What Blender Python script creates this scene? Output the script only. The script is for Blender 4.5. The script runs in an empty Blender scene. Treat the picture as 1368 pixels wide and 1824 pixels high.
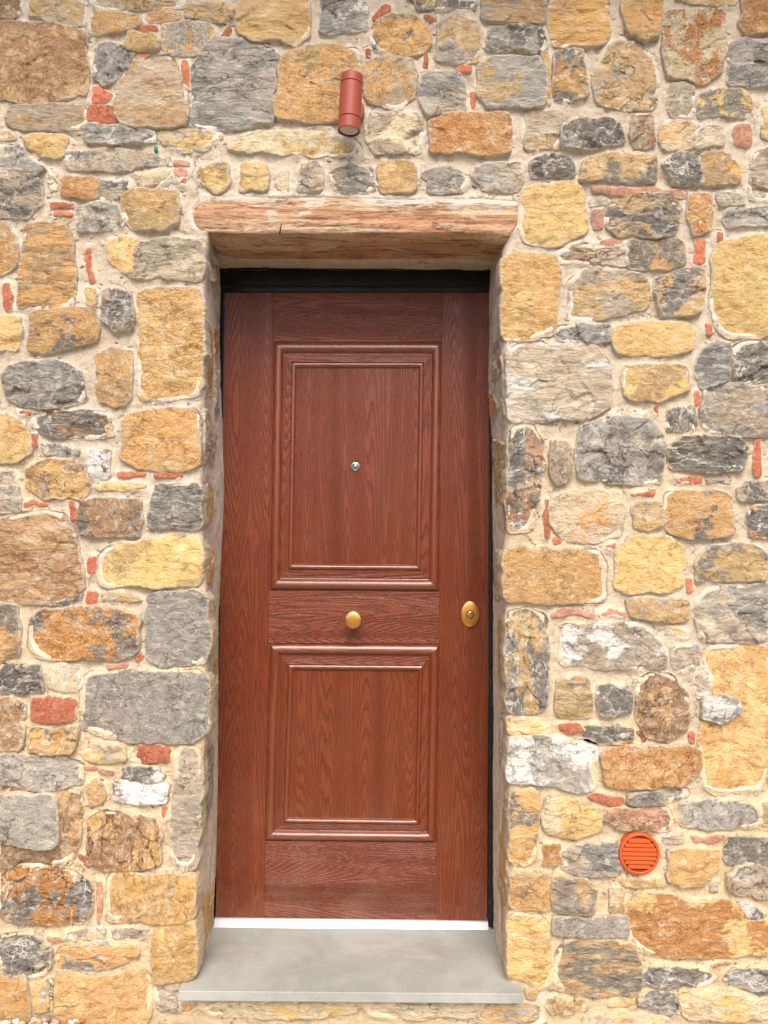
import bpy, bmesh, math, random
import numpy as np
from mathutils import Matrix, Vector
random.seed(7)
rng = np.random.RandomState(11)
C = bpy.context.scene.collection
S = bpy.context.scene
R_ = math.radians

# ------------------------------------------------------------------ camera
CAMLOC = Vector((0.0, -2.16, 1.43))
PITCH, ROLL, FPX = 1.0, 0.5, 1322.0
CAMROT = Matrix.Rotation(R_(90 + PITCH), 3, 'X') @ Matrix.Rotation(R_(ROLL), 3, 'Z')
cam = bpy.data.cameras.new('camera')
cam.sensor_fit = 'VERTICAL'; cam.sensor_height = 36.0; cam.lens = FPX / 1824 * 36.0
cam.clip_start = 0.05; cam.clip_end = 300
camo = bpy.data.objects.new('camera', cam)
camo.matrix_world = Matrix.Translation(CAMLOC) @ CAMROT.to_4x4()
C.objects.link(camo); S.camera = camo

# ------------------------------------------------------------------ sky, sun, exposure
SUN_EL, SUN_ROT = 47.0, 176.0
world = bpy.data.worlds.new('World'); S.world = world; world.use_nodes = True
wn = world.node_tree.nodes; wl = world.node_tree.links; wn.clear()
sky = wn.new('ShaderNodeTexSky'); sky.sky_type = 'NISHITA'; sky.sun_disc = False
sky.sun_elevation = R_(SUN_EL); sky.sun_rotation = R_(SUN_ROT)
sky.air_density = 0.6; sky.dust_density = 3.0; sky.ozone_density = 0.4
bg = wn.new('ShaderNodeBackground'); bg.inputs['Strength'].default_value = 0.11
wo = wn.new('ShaderNodeOutputWorld')
wl.new(sky.outputs[0], bg.inputs[0]); wl.new(bg.outputs[0], wo.inputs[0])
sun = bpy.data.lights.new('sun', 'SUN'); sun.energy = 1.5; sun.angle = R_(34); sun.color = (1.0, 0.93, 0.84)
suno = bpy.data.objects.new('sun', sun); C.objects.link(suno)
az = R_(SUN_ROT)
sd = Vector((math.sin(az) * math.cos(R_(SUN_EL)), math.cos(az) * math.cos(R_(SUN_EL)), math.sin(R_(SUN_EL))))
suno.rotation_euler = (-sd).to_track_quat('-Z', 'Y').to_euler(); suno.location = (0, -4, 6)
S.view_settings.view_transform = 'Standard'; S.view_settings.look = 'None'
S.view_settings.gamma = 1.0; S.view_settings.exposure = 1.06
try: S.view_settings.use_curve_mapping = False
except Exception: pass

# ------------------------------------------------------------------ where a point seen in the photograph lies on a plane of the place
def ray(px, py):
    return CAMROT @ Vector(((px - 684.0) / FPX, -(py - 912.0) / FPX, -1.0))
def on_y(px, py, y=0.0):
    d = ray(px, py); t = (y - CAMLOC.y) / d.y
    return CAMLOC + d * t
def on_x(px, py, x):
    d = ray(px, py); t = (x - CAMLOC.x) / d.x
    return CAMLOC + d * t
def uv(px, py, y=-0.008):
    p = on_y(px, py, y); return (p.x, p.z)

# ------------------------------------------------------------------ numpy noise
def _h(i, j, k, s):
    n = (i * 374761393 + j * 668265263 + k * 2147483647 + s * 1274126177) & 0xffffffff
    n = ((n ^ (n >> 13)) * 1274126177) & 0xffffffff
    n = ((n ^ (n >> 16)) * 2246822519) & 0xffffffff
    return ((n ^ (n >> 15)) & 0xffff) / 65535.0
def vnoise(x, y, z, s=0):
    x = np.asarray(x, float); y = np.asarray(y, float) + 0 * x; z = np.asarray(z, float) + 0 * x
    xi = np.floor(x).astype(np.int64); yi = np.floor(y).astype(np.int64); zi = np.floor(z).astype(np.int64)
    fx = x - xi; fy = y - yi; fz = z - zi
    fx = fx * fx * (3 - 2 * fx); fy = fy * fy * (3 - 2 * fy); fz = fz * fz * (3 - 2 * fz)
    r = 0
    for a in (0, 1):
        for b in (0, 1):
            for c in (0, 1):
                w = (fx if a else 1 - fx) * (fy if b else 1 - fy) * (fz if c else 1 - fz)
                r = r + w * _h(xi + a, yi + b, zi + c, s)
    return r * 2 - 1
def fbm(x, y, z, o=4, s=0, g=0.5):
    r = 0; a = 1.0; f = 1.0; t = 0
    for i in range(o):
        r = r + a * vnoise(x * f + 17.3 * i, y * f, z * f - 9.1 * i, s + i); t += a
        a *= g; f *= 2.03
    return r / t

# ------------------------------------------------------------------ materials
def lin(c):
    return tuple(((v / 255.0) / 12.92 if v / 255.0 < 0.04045 else ((v / 255.0 + 0.055) / 1.055) ** 2.4) for v in c)
ALB = 0.86
def alb(c, k=ALB): return tuple(min(0.85, v * k) for v in lin(c))
class NT:
    def __init__(self, name):
        self.m = bpy.data.materials.new(name); self.m.use_nodes = True
        self.t = self.m.node_tree; self.t.nodes.clear()
        self.out = self.n('ShaderNodeOutputMaterial'); self.b = self.n('ShaderNodeBsdfPrincipled')
        self.l(self.b.outputs[0], self.out.inputs[0])
    def n(self, k, **kw):
        x = self.t.nodes.new(k)
        for a, v in kw.items(): setattr(x, a, v)
        return x
    def l(self, a, b): self.t.links.new(a, b)
    def put(self, sock, v):
        if isinstance(v, (int, float)): sock.default_value = v
        elif isinstance(v, (tuple, list)): sock.default_value = tuple(v) + ((1.0,) if len(v) == 3 and len(sock.default_value) == 4 else ())
        else: self.l(v, sock)
    def math(self, op, a, b=0.0, c=None, clamp=False):
        x = self.n('ShaderNodeMath', operation=op, use_clamp=clamp)
        self.put(x.inputs[0], a); self.put(x.inputs[1], b)
        if c is not None: self.put(x.inputs[2], c)
        return x.outputs[0]
    def vmul(self, v, s):
        x = self.n('ShaderNodeVectorMath', operation='MULTIPLY'); self.put(x.inputs[0], v); x.inputs[1].default_value = s
        return x.outputs[0]
    def vadd(self, v, w):
        x = self.n('ShaderNodeVectorMath', operation='ADD'); self.put(x.inputs[0], v); self.put(x.inputs[1], w)
        return x.outputs[0]
    def noise(self, v, sc, det=5, ro=0.55, dist=0.0, col=False):
        x = self.n('ShaderNodeTexNoise'); self.put(x.inputs['Vector'], v); x.inputs['Scale'].default_value = sc
        x.inputs['Detail'].default_value = det; x.inputs['Roughness'].default_value = ro; x.inputs['Distortion'].default_value = dist
        return x.outputs['Color'] if col else x.outputs['Fac']
    def vor(self, v, sc, feat='DISTANCE_TO_EDGE', out='Distance'):
        x = self.n('ShaderNodeTexVoronoi', feature=feat); self.put(x.inputs['Vector'], v); x.inputs['Scale'].default_value = sc
        return x.outputs[out]
    def ramp(self, f, a, b, lo=0.0, hi=1.0, smooth=True):
        x = self.n('ShaderNodeMapRange'); x.interpolation_type = 'SMOOTHSTEP' if smooth else 'LINEAR'
        self.put(x.inputs['Value'], f)
        self.put(x.inputs['From Min'], a); self.put(x.inputs['From Max'], b)
        self.put(x.inputs['To Min'], lo); self.put(x.inputs['To Max'], hi)
        return x.outputs[0]
    def mix(self, f, a, b, mode='MIX'):
        x = self.n('ShaderNodeMix', data_type='RGBA', blend_type=mode)
        self.put(x.inputs['Factor'], f); self.put(x.inputs['A'], a) if False else self.put(x.inputs[6], a); self.put(x.inputs[7], b)
        return x.outputs[2]
    def attr(self, name, out='Color'):
        x = self.n('ShaderNodeAttribute', attribute_name=name); return x.outputs[out]
    def bump(self, h, st, dist, nrm=None):
        x = self.n('ShaderNodeBump'); x.inputs['Strength'].default_value = st; x.inputs['Distance'].default_value = dist
        self.l(h, x.inputs['Height'])
        if nrm is not None: self.l(nrm, x.inputs['Normal'])
        return x.outputs[0]
    def pos(self): return self.n('ShaderNodeNewGeometry').outputs['Position']
    def done(self, col, rough, nrm=None, spec=0.3, metal=0.0, coat=0.0, crough=0.2):
        self.put(self.b.inputs['Base Color'], col); self.put(self.b.inputs['Roughness'], rough)
        self.put(self.b.inputs['Metallic'], metal); self.put(self.b.inputs['Specular IOR Level'], spec)
        self.put(self.b.inputs['Coat Weight'], coat); self.put(self.b.inputs['Coat Roughness'], crough)
        if nrm is not None: self.l(nrm, self.b.inputs['Normal'])
        return self.m

MORT_G = alb((230, 218, 200), 0.92); MORT_Y = alb((238, 214, 172), 0.92); MORT_P = alb((240, 233, 222), 0.88)
def mortar_color(t, p):
    """lime mortar: grey cream above, yellower towards the ground"""
    big = t.noise(p, 1.6, 4, 0.6); sep = t.n('ShaderNodeSeparateXYZ'); t.l(p, sep.inputs[0])
    f = t.math('ADD', t.math('MULTIPLY', t.math('SUBTRACT', big, 0.5), 1.8), t.ramp(sep.outputs['Z'], 0.0, 2.3, 0.95, 0.05, False))
    c = t.mix(t.ramp(f, 0.15, 0.85), MORT_G, MORT_Y)
    w = t.noise(p, 7.0, 6, 0.7, 0.4)
    c = t.mix(t.ramp(w, 0.55, 0.72), c, MORT_P)
    st = t.noise(t.vadd(p, (3.3, 0, 1.7)), 3.4, 7, 0.72, 0.3)
    c = t.mix(t.ramp(st, 0.53, 0.68, 0.0, 0.45), c, alb((196, 178, 152)))
    d = t.noise(p, 24.0, 7, 0.72)
    c = t.mix(t.ramp(d, 0.36, 0.52, 0.55, 0.0), c, alb((166, 146, 118)))
    g = t.noise(p, 340.0, 4, 0.8)
    c = t.mix(t.ramp(g, 0.38, 0.54, 0.50, 0.0), c, alb((150, 130, 100)))
    c = t.mix(t.ramp(g, 0.56, 0.66, 0.0, 0.45), c, alb((252, 248, 240)))
    return c, d, g
def m_mortar():
    t = NT('lime_mortar'); p = t.pos()
    c, d, g = mortar_color(t, p)
    # brushed sandy middle of the joint, lime paste squeezed up against the stones
    lp = t.attr('paste', 'Fac'); ln_ = t.math('ADD', lp, t.math('MULTIPLY', t.math('SUBTRACT', t.noise(p, 26.0, 6, 0.7), 0.5), 1.3))
    c = t.mix(t.ramp(ln_, 0.50, 0.0, 0.0, 0.42), c, alb((196, 176, 146)))
    c = t.mix(t.ramp(ln_, 0.60, 1.10, 0.0, 0.28), c, alb((250, 244, 232), 0.92))
    pit = t.vor(p, 95.0, 'F1'); pit2 = t.noise(p, 30.0, 2, 0.5)
    pm = t.math('MULTIPLY', t.ramp(pit, 0.02, 0.22, 1.0, 0.0), t.ramp(pit2, 0.52, 0.64))
    c = t.mix(t.math('MULTIPLY', pm, 0.5), c, alb((120, 98, 72)))
    tr = t.noise(t.vmul(p, (0.6, 1, 1.8)), 70.0, 6, 0.7, 0.6)
    h = t.math('ADD', t.math('MULTIPLY', g, 0.55), t.math('ADD', t.math('MULTIPLY', d, 2.0), t.math('MULTIPLY', tr, 1.1)))
    ck = t.vor(t.vadd(p, t.vmul(t.noise(p, 30.0, 6, 0.75, 0, True), (0.06, 0.06, 0.06))), 11.0)
    cm = t.math('MULTIPLY', t.ramp(ck, 0.0, 0.014, 1.0, 0.0), t.ramp(t.noise(p, 6.0, 3), 0.50, 0.60))
    c = t.mix(t.math('MULTIPLY', cm, 0.7), c, alb((104, 84, 62)))
    h = t.math('SUBTRACT', h, t.math('ADD', t.math('MULTIPLY', pm, 0.8), t.math('MULTIPLY', cm, 1.0)))
    return t.done(c, 0.95, t.bump(h, 0.75, 0.004), 0.15)
def m_stone():
    t = NT('wall_stone'); p0 = t.pos(); off = t.attr('shift', 'Vector'); xs_ = t.n('ShaderNodeVectorMath', operation='MULTIPLY'); t.l(p0, xs_.inputs[0]); t.l(t.attr('bedding', 'Vector'), xs_.inputs[1])
    p = t.vadd(xs_.outputs[0], off); wear = t.attr('wear', 'Fac')
    A = t.attr('tone_main'); B = t.attr('tone_patch'); pr = t.n('ShaderNodeSeparateXYZ'); t.l(t.attr('grain', 'Vector'), pr.inputs[0])
    patch, vein, gran = pr.outputs[0], pr.outputs[1], pr.outputs[2]
    wob = t.noise(p, 9.0, 4, 0.6, 0, True)
    pw = t.vadd(p, t.vmul(wob, (0.06, 0.06, 0.06)))
    ps = t.vmul(pw, (1.0, 1.0, 1.7))
    n1 = t.noise(pw, 10.0, 10, 0.70, 0.2)
    thr = t.math('SUBTRACT', 0.70, t.math('MULTIPLY', patch, 0.33))
    m1 = t.math('MULTIPLY', t.ramp(n1, thr, t.math('ADD', thr, 0.05)), 0.92)
    c = t.mix(m1, A, B)
    # broad clouding and fine clouding of the mineral colour
    n2 = t.noise(ps, 26.0, 7, 0.68, 0.2)
    c = t.mix(t.ramp(n2, 0.50, 0.68, 0.0, 0.70), c, t.mix(0.5, c, (1, 0.90, 0.70), 'MIX'))
    c = t.mix(t.ramp(n2, 0.48, 0.30, 0.0, 0.85), c, t.mix(1.0, c, (0.50, 0.42, 0.36), 'MULTIPLY'))
    n5 = t.noise(p, 5.0, 5, 0.6)
    c = t.mix(t.ramp(n5, 0.45, 0.68, 0.0, 0.22), c, t.mix(1.0, c, (1.0, 0.80, 0.58), 'MULTIPLY'))
    # granular speckle of the sandstones
    g1 = t.noise(p, 210.0, 5, 0.75)
    c = t.mix(t.math('MULTIPLY', gran, t.ramp(g1, 0.48, 0.36, 0.0, 0.75)), c, t.mix(1.0, c, (0.50, 0.36, 0.25), 'MULTIPLY'))
    c = t.mix(t.math('MULTIPLY', gran, t.ramp(g1, 0.52, 0.66, 0.0, 0.75)), c, alb((250, 232, 196)))
    # calcite veins
    v1 = t.vor(t.vadd(p, t.vmul(t.noise(p, 14.0, 5, 0.7, 0, True), (0.09, 0.09, 0.09))), 13.0)
    vb = t.noise(p, 11.0, 3, 0.6)
    vm = t.math('MULTIPLY', t.ramp(v1, 0.006, 0.035, 1.0, 0.0), t.ramp(vb, 0.42, 0.56))
    vm = t.math('MULTIPLY', vm, vein)
    c = t.mix(t.math('MULTIPLY', vm, 0.85), c, alb((236, 230, 220)))
    smear = t.noise(ps, 16.0, 8, 0.75, 0.8)
    c = t.mix(t.math('MULTIPLY', t.ramp(smear, 0.57, 0.66), t.math('MULTIPLY', vein, 0.7)), c, alb((228, 222, 214)))
    # hairline cracks
    v2 = t.vor(t.vadd(ps, t.vmul(t.noise(p, 22.0, 6, 0.75, 0, True), (0.08, 0.08, 0.08))), 17.0)
    cm = t.math('MULTIPLY', t.ramp(v2, 0.0, 0.024, 1.0, 0.0), t.ramp(t.noise(p, 13.0, 3), 0.45, 0.58))
    cm = t.math('MULTIPLY', cm, wear, clamp=True)
    c = t.mix(t.math('MULTIPLY', cm, 0.9), c, t.mix(1.0, c, (0.22, 0.17, 0.14), 'MULTIPLY'))
    # paler tone on the raised ridges of the face, broken up by noise
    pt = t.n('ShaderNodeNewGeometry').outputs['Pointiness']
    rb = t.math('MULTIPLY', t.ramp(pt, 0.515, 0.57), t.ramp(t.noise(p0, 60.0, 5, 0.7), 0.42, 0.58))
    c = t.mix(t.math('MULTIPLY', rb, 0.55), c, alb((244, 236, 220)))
    # lime left on the rim by the pointing
    mc, d, g = mortar_color(t, p0)
    e = t.attr('rim', 'Fac')
    en = t.math('ADD', e, t.math('MULTIPLY', t.math('SUBTRACT', t.noise(p0, 55.0, 5, 0.7), 0.5), 1.5))
    em = t.math('MULTIPLY', t.ramp(en, 0.42, 0.75), t.ramp(e, 0.05, 0.4))
    c = t.mix(t.math('MULTIPLY', em, 0.9), c, mc)
    dust = t.noise(p0, 90.0, 6, 0.75)
    c = t.mix(t.ramp(dust, 0.52, 0.70, 0.0, t.math('ADD', 0.25, t.math('MULTIPLY', gran, 0.4))), c, mc)
    ch = t.noise(t.vmul(pw, (1, 1, 2.2)), 34.0, 8, 0.62, 0.5)
    ridg = t.math('ABSOLUTE', t.math('SUBTRACT', ch, 0.5))
    h = t.math('ADD', t.math('MULTIPLY', ridg, -2.4), t.math('MULTIPLY', g1, t.math('ADD', 0.25, t.math('MULTIPLY', gran, 0.8))))
    h = t.math('ADD', h, t.math('MULTIPLY', n2, 1.0))
    h = t.math('SUBTRACT', h, t.math('MULTIPLY', cm, 0.9))
    return t.done(c, 0.78, t.bump(h, 1.0, 0.006), 0.3)
def m_brick():
    t = NT('terracotta'); p = t.pos(); A = t.attr('tone_main')
    n = t.noise(p, 60.0, 7, 0.7); g = t.noise(p, 260.0, 4, 0.7)
    c = t.mix(t.ramp(n, 0.40, 0.66, 0.0, 0.75), A, t.mix(1.0, A, (0.52, 0.42, 0.38), 'MULTIPLY'))
    c = t.mix(t.ramp(g, 0.50, 0.66, 0.0, 0.55), c, alb((236, 190, 150)))
    mc, d, g2 = mortar_color(t, p); e = t.attr('rim', 'Fac')
    en = t.math('ADD', e, t.math('MULTIPLY', t.math('SUBTRACT', t.noise(p, 90.0, 5, 0.7), 0.5), 1.6))
    c = t.mix(t.ramp(en, 0.55, 0.9, 0.0, 0.8), c, mc)
    h = t.math('ADD', t.math('MULTIPLY', n, 1.5), t.math('MULTIPLY', g, 0.8))
    return t.done(c, 0.9, t.bump(h, 0.8, 0.004), 0.2)
def m_door(vertical, gloss=0.0):
    """wood grained door skin: thin dark pore lines that run round cathedral figures"""
    t = NT('oak_grain_upright' if vertical else 'oak_grain_level'); p = t.pos()
    oi = t.n('ShaderNodeObjectInfo'); cx = t.n('ShaderNodeCombineXYZ')
    t.l(t.math('MULTIPLY', oi.outputs['Random'], 37.0), cx.inputs[0]); t.l(t.math('MULTIPLY', oi.outputs['Random'], 11.0), cx.inputs[2])
    sv = (1, 0.02, 0.060) if vertical else (0.060, 0.02, 1)
    q = t.vmul(t.vadd(p, cx.outputs[0]), sv)
    fig = t.noise(q, 7.0, 1.5, 0.45, 0.15)
    fib = t.noise(q, 90.0, 3, 0.6)
    ph = t.math('ADD', t.math('MULTIPLY', fig, 92.0), t.math('MULTIPLY', fib, 0.7))
    ring = t.math('FRACT', ph)
    line = t.math('MULTIPLY', t.ramp(ring, 0.0, 0.10, 0.0, 1.0), t.ramp(ring, 0.28, 0.62, 1.0, 0.0))
    q2 = t.vmul(t.vadd(p, cx.outputs[0]), (1, 0.05, 0.03) if vertical else (0.03, 0.05, 1))
    pore = t.noise(q2, 620.0, 3, 0.7)
    brk = t.noise(t.vmul(p, (1, 1, 0.35) if vertical else (0.35, 1, 1)), 260.0, 3, 0.6)
    dk = t.math('MULTIPLY', line, t.ramp(brk, 0.30, 0.62, 0.45, 1.0))
    base = alb((132, 61, 32), 0.74); dark = alb((86, 37, 20), 0.74); light = alb((144, 70, 38), 0.74)
    c = t.mix(t.ramp(pore, 0.38, 0.60), dark if False else base, light)
    c = t.mix(t.ramp(pore, 0.46, 0.34, 0.0, 0.45), c, dark)
    c = t.mix(t.math('MULTIPLY', dk, 0.58), c, dark)
    big = t.noise(p, 2.6, 4, 0.6)
    c = t.mix(t.ramp(big, 0.35, 0.7, 0.0, 0.35), c, t.mix(1.0, c, (0.80, 0.70, 0.68), 'MULTIPLY'))
    sz = t.n('ShaderNodeSeparateXYZ'); t.l(p, sz.inputs[0])
    du = t.math('MULTIPLY', t.ramp(sz.outputs['Z'], 0.15, 0.60, 0.20, 0.03, False), t.ramp(t.noise(p, 6.0, 7, 0.7), 0.35, 0.7))
    c = t.mix(du, c, alb((190, 150, 126)))
    h = t.math('SUBTRACT', t.math('MULTIPLY', pore, 0.9), t.math('MULTIPLY', dk, 0.9))
    h = t.math('ADD', h, t.math('MULTIPLY', brk, 0.35))
    ro = t.ramp(brk, 0.3, 0.7, 0.24, 0.36)
    return t.done(c, ro, t.bump(h, (0.8 if vertical else 1.0) * (1 - 0.6 * gloss), 0.0018), 0.4, coat=0.12 + 0.75 * gloss, crough=0.22)
def m_timber():
    t = NT('weathered_timber'); p = t.pos()
    q = t.vmul(p, (0.10, 0.6, 1.0))
    w = t.vadd(q, t.vmul(t.noise(p, 4.0, 4, 0.6, 0, True), (0.02, 0.02, 0.03)))
    n = t.noise(w, 60.0, 8, 0.72, 0.4); n2 = t.noise(w, 16.0, 5, 0.6, 0.3); f = t.noise(t.vmul(p, (0.2, 1, 1)), 240.0, 4, 0.7)
    c = t.mix(t.ramp(n2, 0.38, 0.64), alb((220, 170, 130)), alb((242, 214, 178)))
    c = t.mix(t.ramp(n, 0.52, 0.34, 0.0, 0.8), c, alb((140, 84, 58)))
    c = t.mix(t.ramp(n, 0.56, 0.70, 0.0, 0.6), c, alb((238, 206, 168)))
    c = t.mix(t.ramp(f, 0.5, 0.33, 0.0, 0.6), c, alb((120, 76, 54)))
    sep = t.n('ShaderNodeSeparateXYZ'); t.l(p, sep.inputs[0])
    # lime splashes along the upper edge
    s = t.noise(t.vmul(p, (0.35, 1, 1)), 22.0, 6, 0.68, 0.5)
    up = t.ramp(sep.outputs['Z'], LINT_Z0 + 0.045, LINT_Z0 + 0.13)
    sm = t.ramp(t.math('ADD', s, t.math('MULTIPLY', up, 0.20)), 0.57, 0.66)
    c = t.mix(t.math('MULTIPLY', sm, 0.9), c, alb((230, 218, 200)))
    sp = t.noise(t.vmul(p, (0.07, 1, 1)), 48.0, 6, 0.7, 0.2); spl = t.ramp(t.math('ABSOLUTE', t.math('SUBTRACT', sp, 0.5)), 0.0, 0.010, 1.0, 0.0)
    spl = t.math('MULTIPLY', spl, t.ramp(t.noise(p, 7.0, 3), 0.48, 0.58))
    c = t.mix(t.math('MULTIPLY', spl, 0.75), c, alb((84, 50, 34)))
    h = t.math('SUBTRACT', t.math('ADD', t.math('MULTIPLY', n, 2.2), t.math('MULTIPLY', f, 0.8)), spl)
    return t.done(c, 0.9, t.bump(h, 1.0, 0.005), 0.15)
def m_sill():
    t = NT('sawn_grey_stone'); p = t.pos()
    n = t.noise(p, 5.0, 6, 0.6, 0.5); n2 = t.noise(p, 40.0, 6, 0.65); g = t.noise(p, 500.0, 2)
    c = t.mix(t.ramp(n, 0.35, 0.68), alb((172, 174, 166), 0.8), alb((192, 193, 184), 0.8))
    c = t.mix(t.ramp(n2, 0.52, 0.72, 0, 0.4), c, alb((212, 206, 190), 0.8))
    v = t.vor(t.vadd(p, t.vmul(t.noise(p, 7.0, 5, 0.7, 0, True), (0.35, 0.35, 0.35))), 3.2)
    vm = t.math('MULTIPLY', t.ramp(v, 0.0, 0.006, 1.0, 0.0), t.ramp(t.noise(p, 9.0, 3), 0.50, 0.62))
    c = t.mix(t.math('MULTIPLY', vm, 0.55), c, alb((124, 112, 92)))
    dirt = t.noise(t.vmul(p, (1, 1.6, 1)), 3.2, 8, 0.72, 0.6)
    c = t.mix(t.ramp(dirt, 0.48, 0.70, 0.0, 0.45), c, alb((150, 146, 130), 0.8))
    gr = t.math('MULTIPLY', t.ramp(t.noise(p, 330.0, 2), 0.66, 0.72), t.ramp(dirt, 0.42, 0.60))
    c = t.mix(t.math('MULTIPLY', gr, 0.6), c, alb((110, 96, 76)))
    sp = t.ramp(t.noise(p, 120.0, 3), 0.70, 0.76)
    c = t.mix(t.math('MULTIPLY', sp, 0.6), c, alb((235, 232, 224)))
    return t.done(c, t.ramp(n2, 0.3, 0.7, 0.42, 0.6), t.bump(t.math('ADD', n2, t.math('MULTIPLY', g, 0.3)), 0.25, 0.001), 0.4)
def m_plain(name, col, rough, metal=0.0, spec=0.5, nsc=120.0, nst=0.15, var=0.12, coat=0.0):
    t = NT(name); p = t.pos(); n = t.noise(p, nsc, 4, 0.6); b = t.noise(p, 11.0, 4, 0.6)
    c = t.mix(t.ramp(b, 0.35, 0.7, 0.0, var * 2), col, t.mix(1.0, col, (0.7, 0.7, 0.7), 'MULTIPLY'))
    c = t.mix(t.ramp(n, 0.5, 0.7, 0.0, var), c, t.mix(0.3, col, (0.8, 0.78, 0.72)))
    return t.done(c, t.ramp(b, 0.3, 0.7, rough * 0.85, min(1, rough * 1.2)), t.bump(n, nst, 0.0006), spec, metal, coat)
def m_pebble():
    t = NT('pebbles'); p = t.pos(); A = t.attr('tone_main'); n = t.noise(p, 110.0, 6, 0.65)
    c = t.mix(t.ramp(n, 0.4, 0.7, 0.0, 0.5), A, t.mix(1.0, A, (0.68, 0.62, 0.55), 'MULTIPLY'))
    return t.done(c, 0.7, t.bump(n, 0.3, 0.002), 0.3)
def m_ground():
    t = NT('ground_gravel'); p = t.pos(); v = t.vor(p, 55.0, 'F1', 'Color'); n = t.noise(p, 0.6, 5)
    c = t.mix(t.ramp(v, 0.2, 0.8), alb((168, 152, 128)), alb((206, 194, 172)))
    c = t.mix(t.ramp(n, 0.4, 0.65, 0.0, 0.4), c, alb((190, 170, 136)))
    sep = t.n('ShaderNodeSeparateXYZ'); t.l(p, sep.inputs[0])
    far = t.ramp(t.math('ADD', sep.outputs['Y'], t.math('MULTIPLY', t.noise(p, 2.0, 4), 0.5)), -2.2, -2.9)
    c = t.mix(far, c, t.mix(n, (0.06, 0.05, 0.035), (0.11, 0.10, 0.07)))
    return t.done(c, 0.9, t.bump(t.vor(p, 55.0, 'F1'), 0.6, 0.01), 0.2)

# ------------------------------------------------------------------ object helpers
def tag(o, label=None, cat=None, kind=None, group=None):
    if label: o['label'] = label
    if cat: o['category'] = cat
    if kind: o['kind'] = kind
    if group: o['group'] = group
    return o
def empty(name, loc, label, cat):
    o = bpy.data.objects.new(name, None); o.location = loc; o.empty_display_size = 0.05
    C.objects.link(o); return tag(o, label, cat, 'thing')
def link(name, me, mat, parent=None):
    o = bpy.data.objects.new(name, me); C.objects.link(o)
    if mat is not None and not me.materials: me.materials.append(mat)
    if parent is not None:
        o.parent = parent; o.matrix_parent_inverse = Matrix.Translation(-parent.location)
    return o
def mesh_np(name, V, quads, tris=None, attrs=None, smooth=True):
    me = bpy.data.meshes.new(name)
    F = []
    nq = len(quads); nt = 0 if tris is None else len(tris)
    me.vertices.add(len(V)); me.vertices.foreach_set('co', np.asarray(V, np.float32).ravel())
    loops = np.asarray(quads, np.int32).ravel() if nq else np.zeros(0, np.int32)
    starts = np.arange(nq) * 4; tot = [4] * nq
    if nt:
        loops = np.concatenate([loops, np.asarray(tris, np.int32).ravel()])
        starts = np.concatenate([starts, nq * 4 + np.arange(nt) * 3])
    me.loops.add(len(loops)); me.loops.foreach_set('vertex_index', loops.astype(np.int32))
    me.polygons.add(nq + nt); me.polygons.foreach_set('loop_start', starts.astype(np.int32))
    me.update(calc_edges=True)
    if smooth: me.polygons.foreach_set('use_smooth', np.ones(nq + nt, bool))
    for k, (typ, arr) in (attrs or {}).items():
        a = me.attributes.new(k, typ, 'POINT')
        arr = np.asarray(arr, np.float32)
        a.data.foreach_set({'FLOAT': 'value', 'FLOAT_VECTOR': 'vector', 'FLOAT_COLOR': 'color'}[typ], arr.ravel())
    me.validate(); me.update()
    return me
def from_bm(name, bm, smooth=True, angle=None):
    me = bpy.data.meshes.new(name); bm.normal_update(); bm.to_mesh(me); bm.free()
    if smooth:
        for p in me.polygons: p.use_smooth = True
        if angle: me.set_sharp_from_angle(angle=R_(angle))
    return me
def add_box(bm, x0, x1, y0, y1, z0, z1, bev=0.0):
    r = bmesh.ops.create_cube(bm, size=1.0)
    for v in r['verts']:
        v.co = Vector((x0 + (v.co.x + .5) * (x1 - x0), y0 + (v.co.y + .5) * (y1 - y0), z0 + (v.co.z + .5) * (z1 - z0)))
    if bev:
        es = list({e for v in r['verts'] for e in v.link_edges})
        bmesh.ops.bevel(bm, geom=es, offset=bev, segments=2, affect='EDGES', profile=0.6)
def lathe(bm, prof, n=48, M=Matrix.Identity(4), sx=1.0, sz=1.0):
    """profile of (radius, height) turned round the local -Y axis (height comes out of the wall)"""
    rings = []
    for r, h in prof:
        if r < 1e-6: rings.append([bm.verts.new(M @ Vector((0, -h, 0)))])
        else: rings.append([bm.verts.new(M @ Vector((r * sx * math.cos(2 * math.pi * i / n), -h, r * sz * math.sin(2 * math.pi * i / n)))) for i in range(n)])
    for a, b in zip(rings, rings[1:]):
        if len(a) == 1 and len(b) == 1: continue
        for i in range(n):
            j = (i + 1) % n
            if len(a) == 1: bm.faces.new((a[0], b[i], b[j]))
            elif len(b) == 1: bm.faces.new((a[i], b[0], a[j]))
            else: bm.faces.new((a[i], b[i], b[j], a[j]))
    bmesh.ops.recalc_face_normals(bm, faces=bm.faces)

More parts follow.
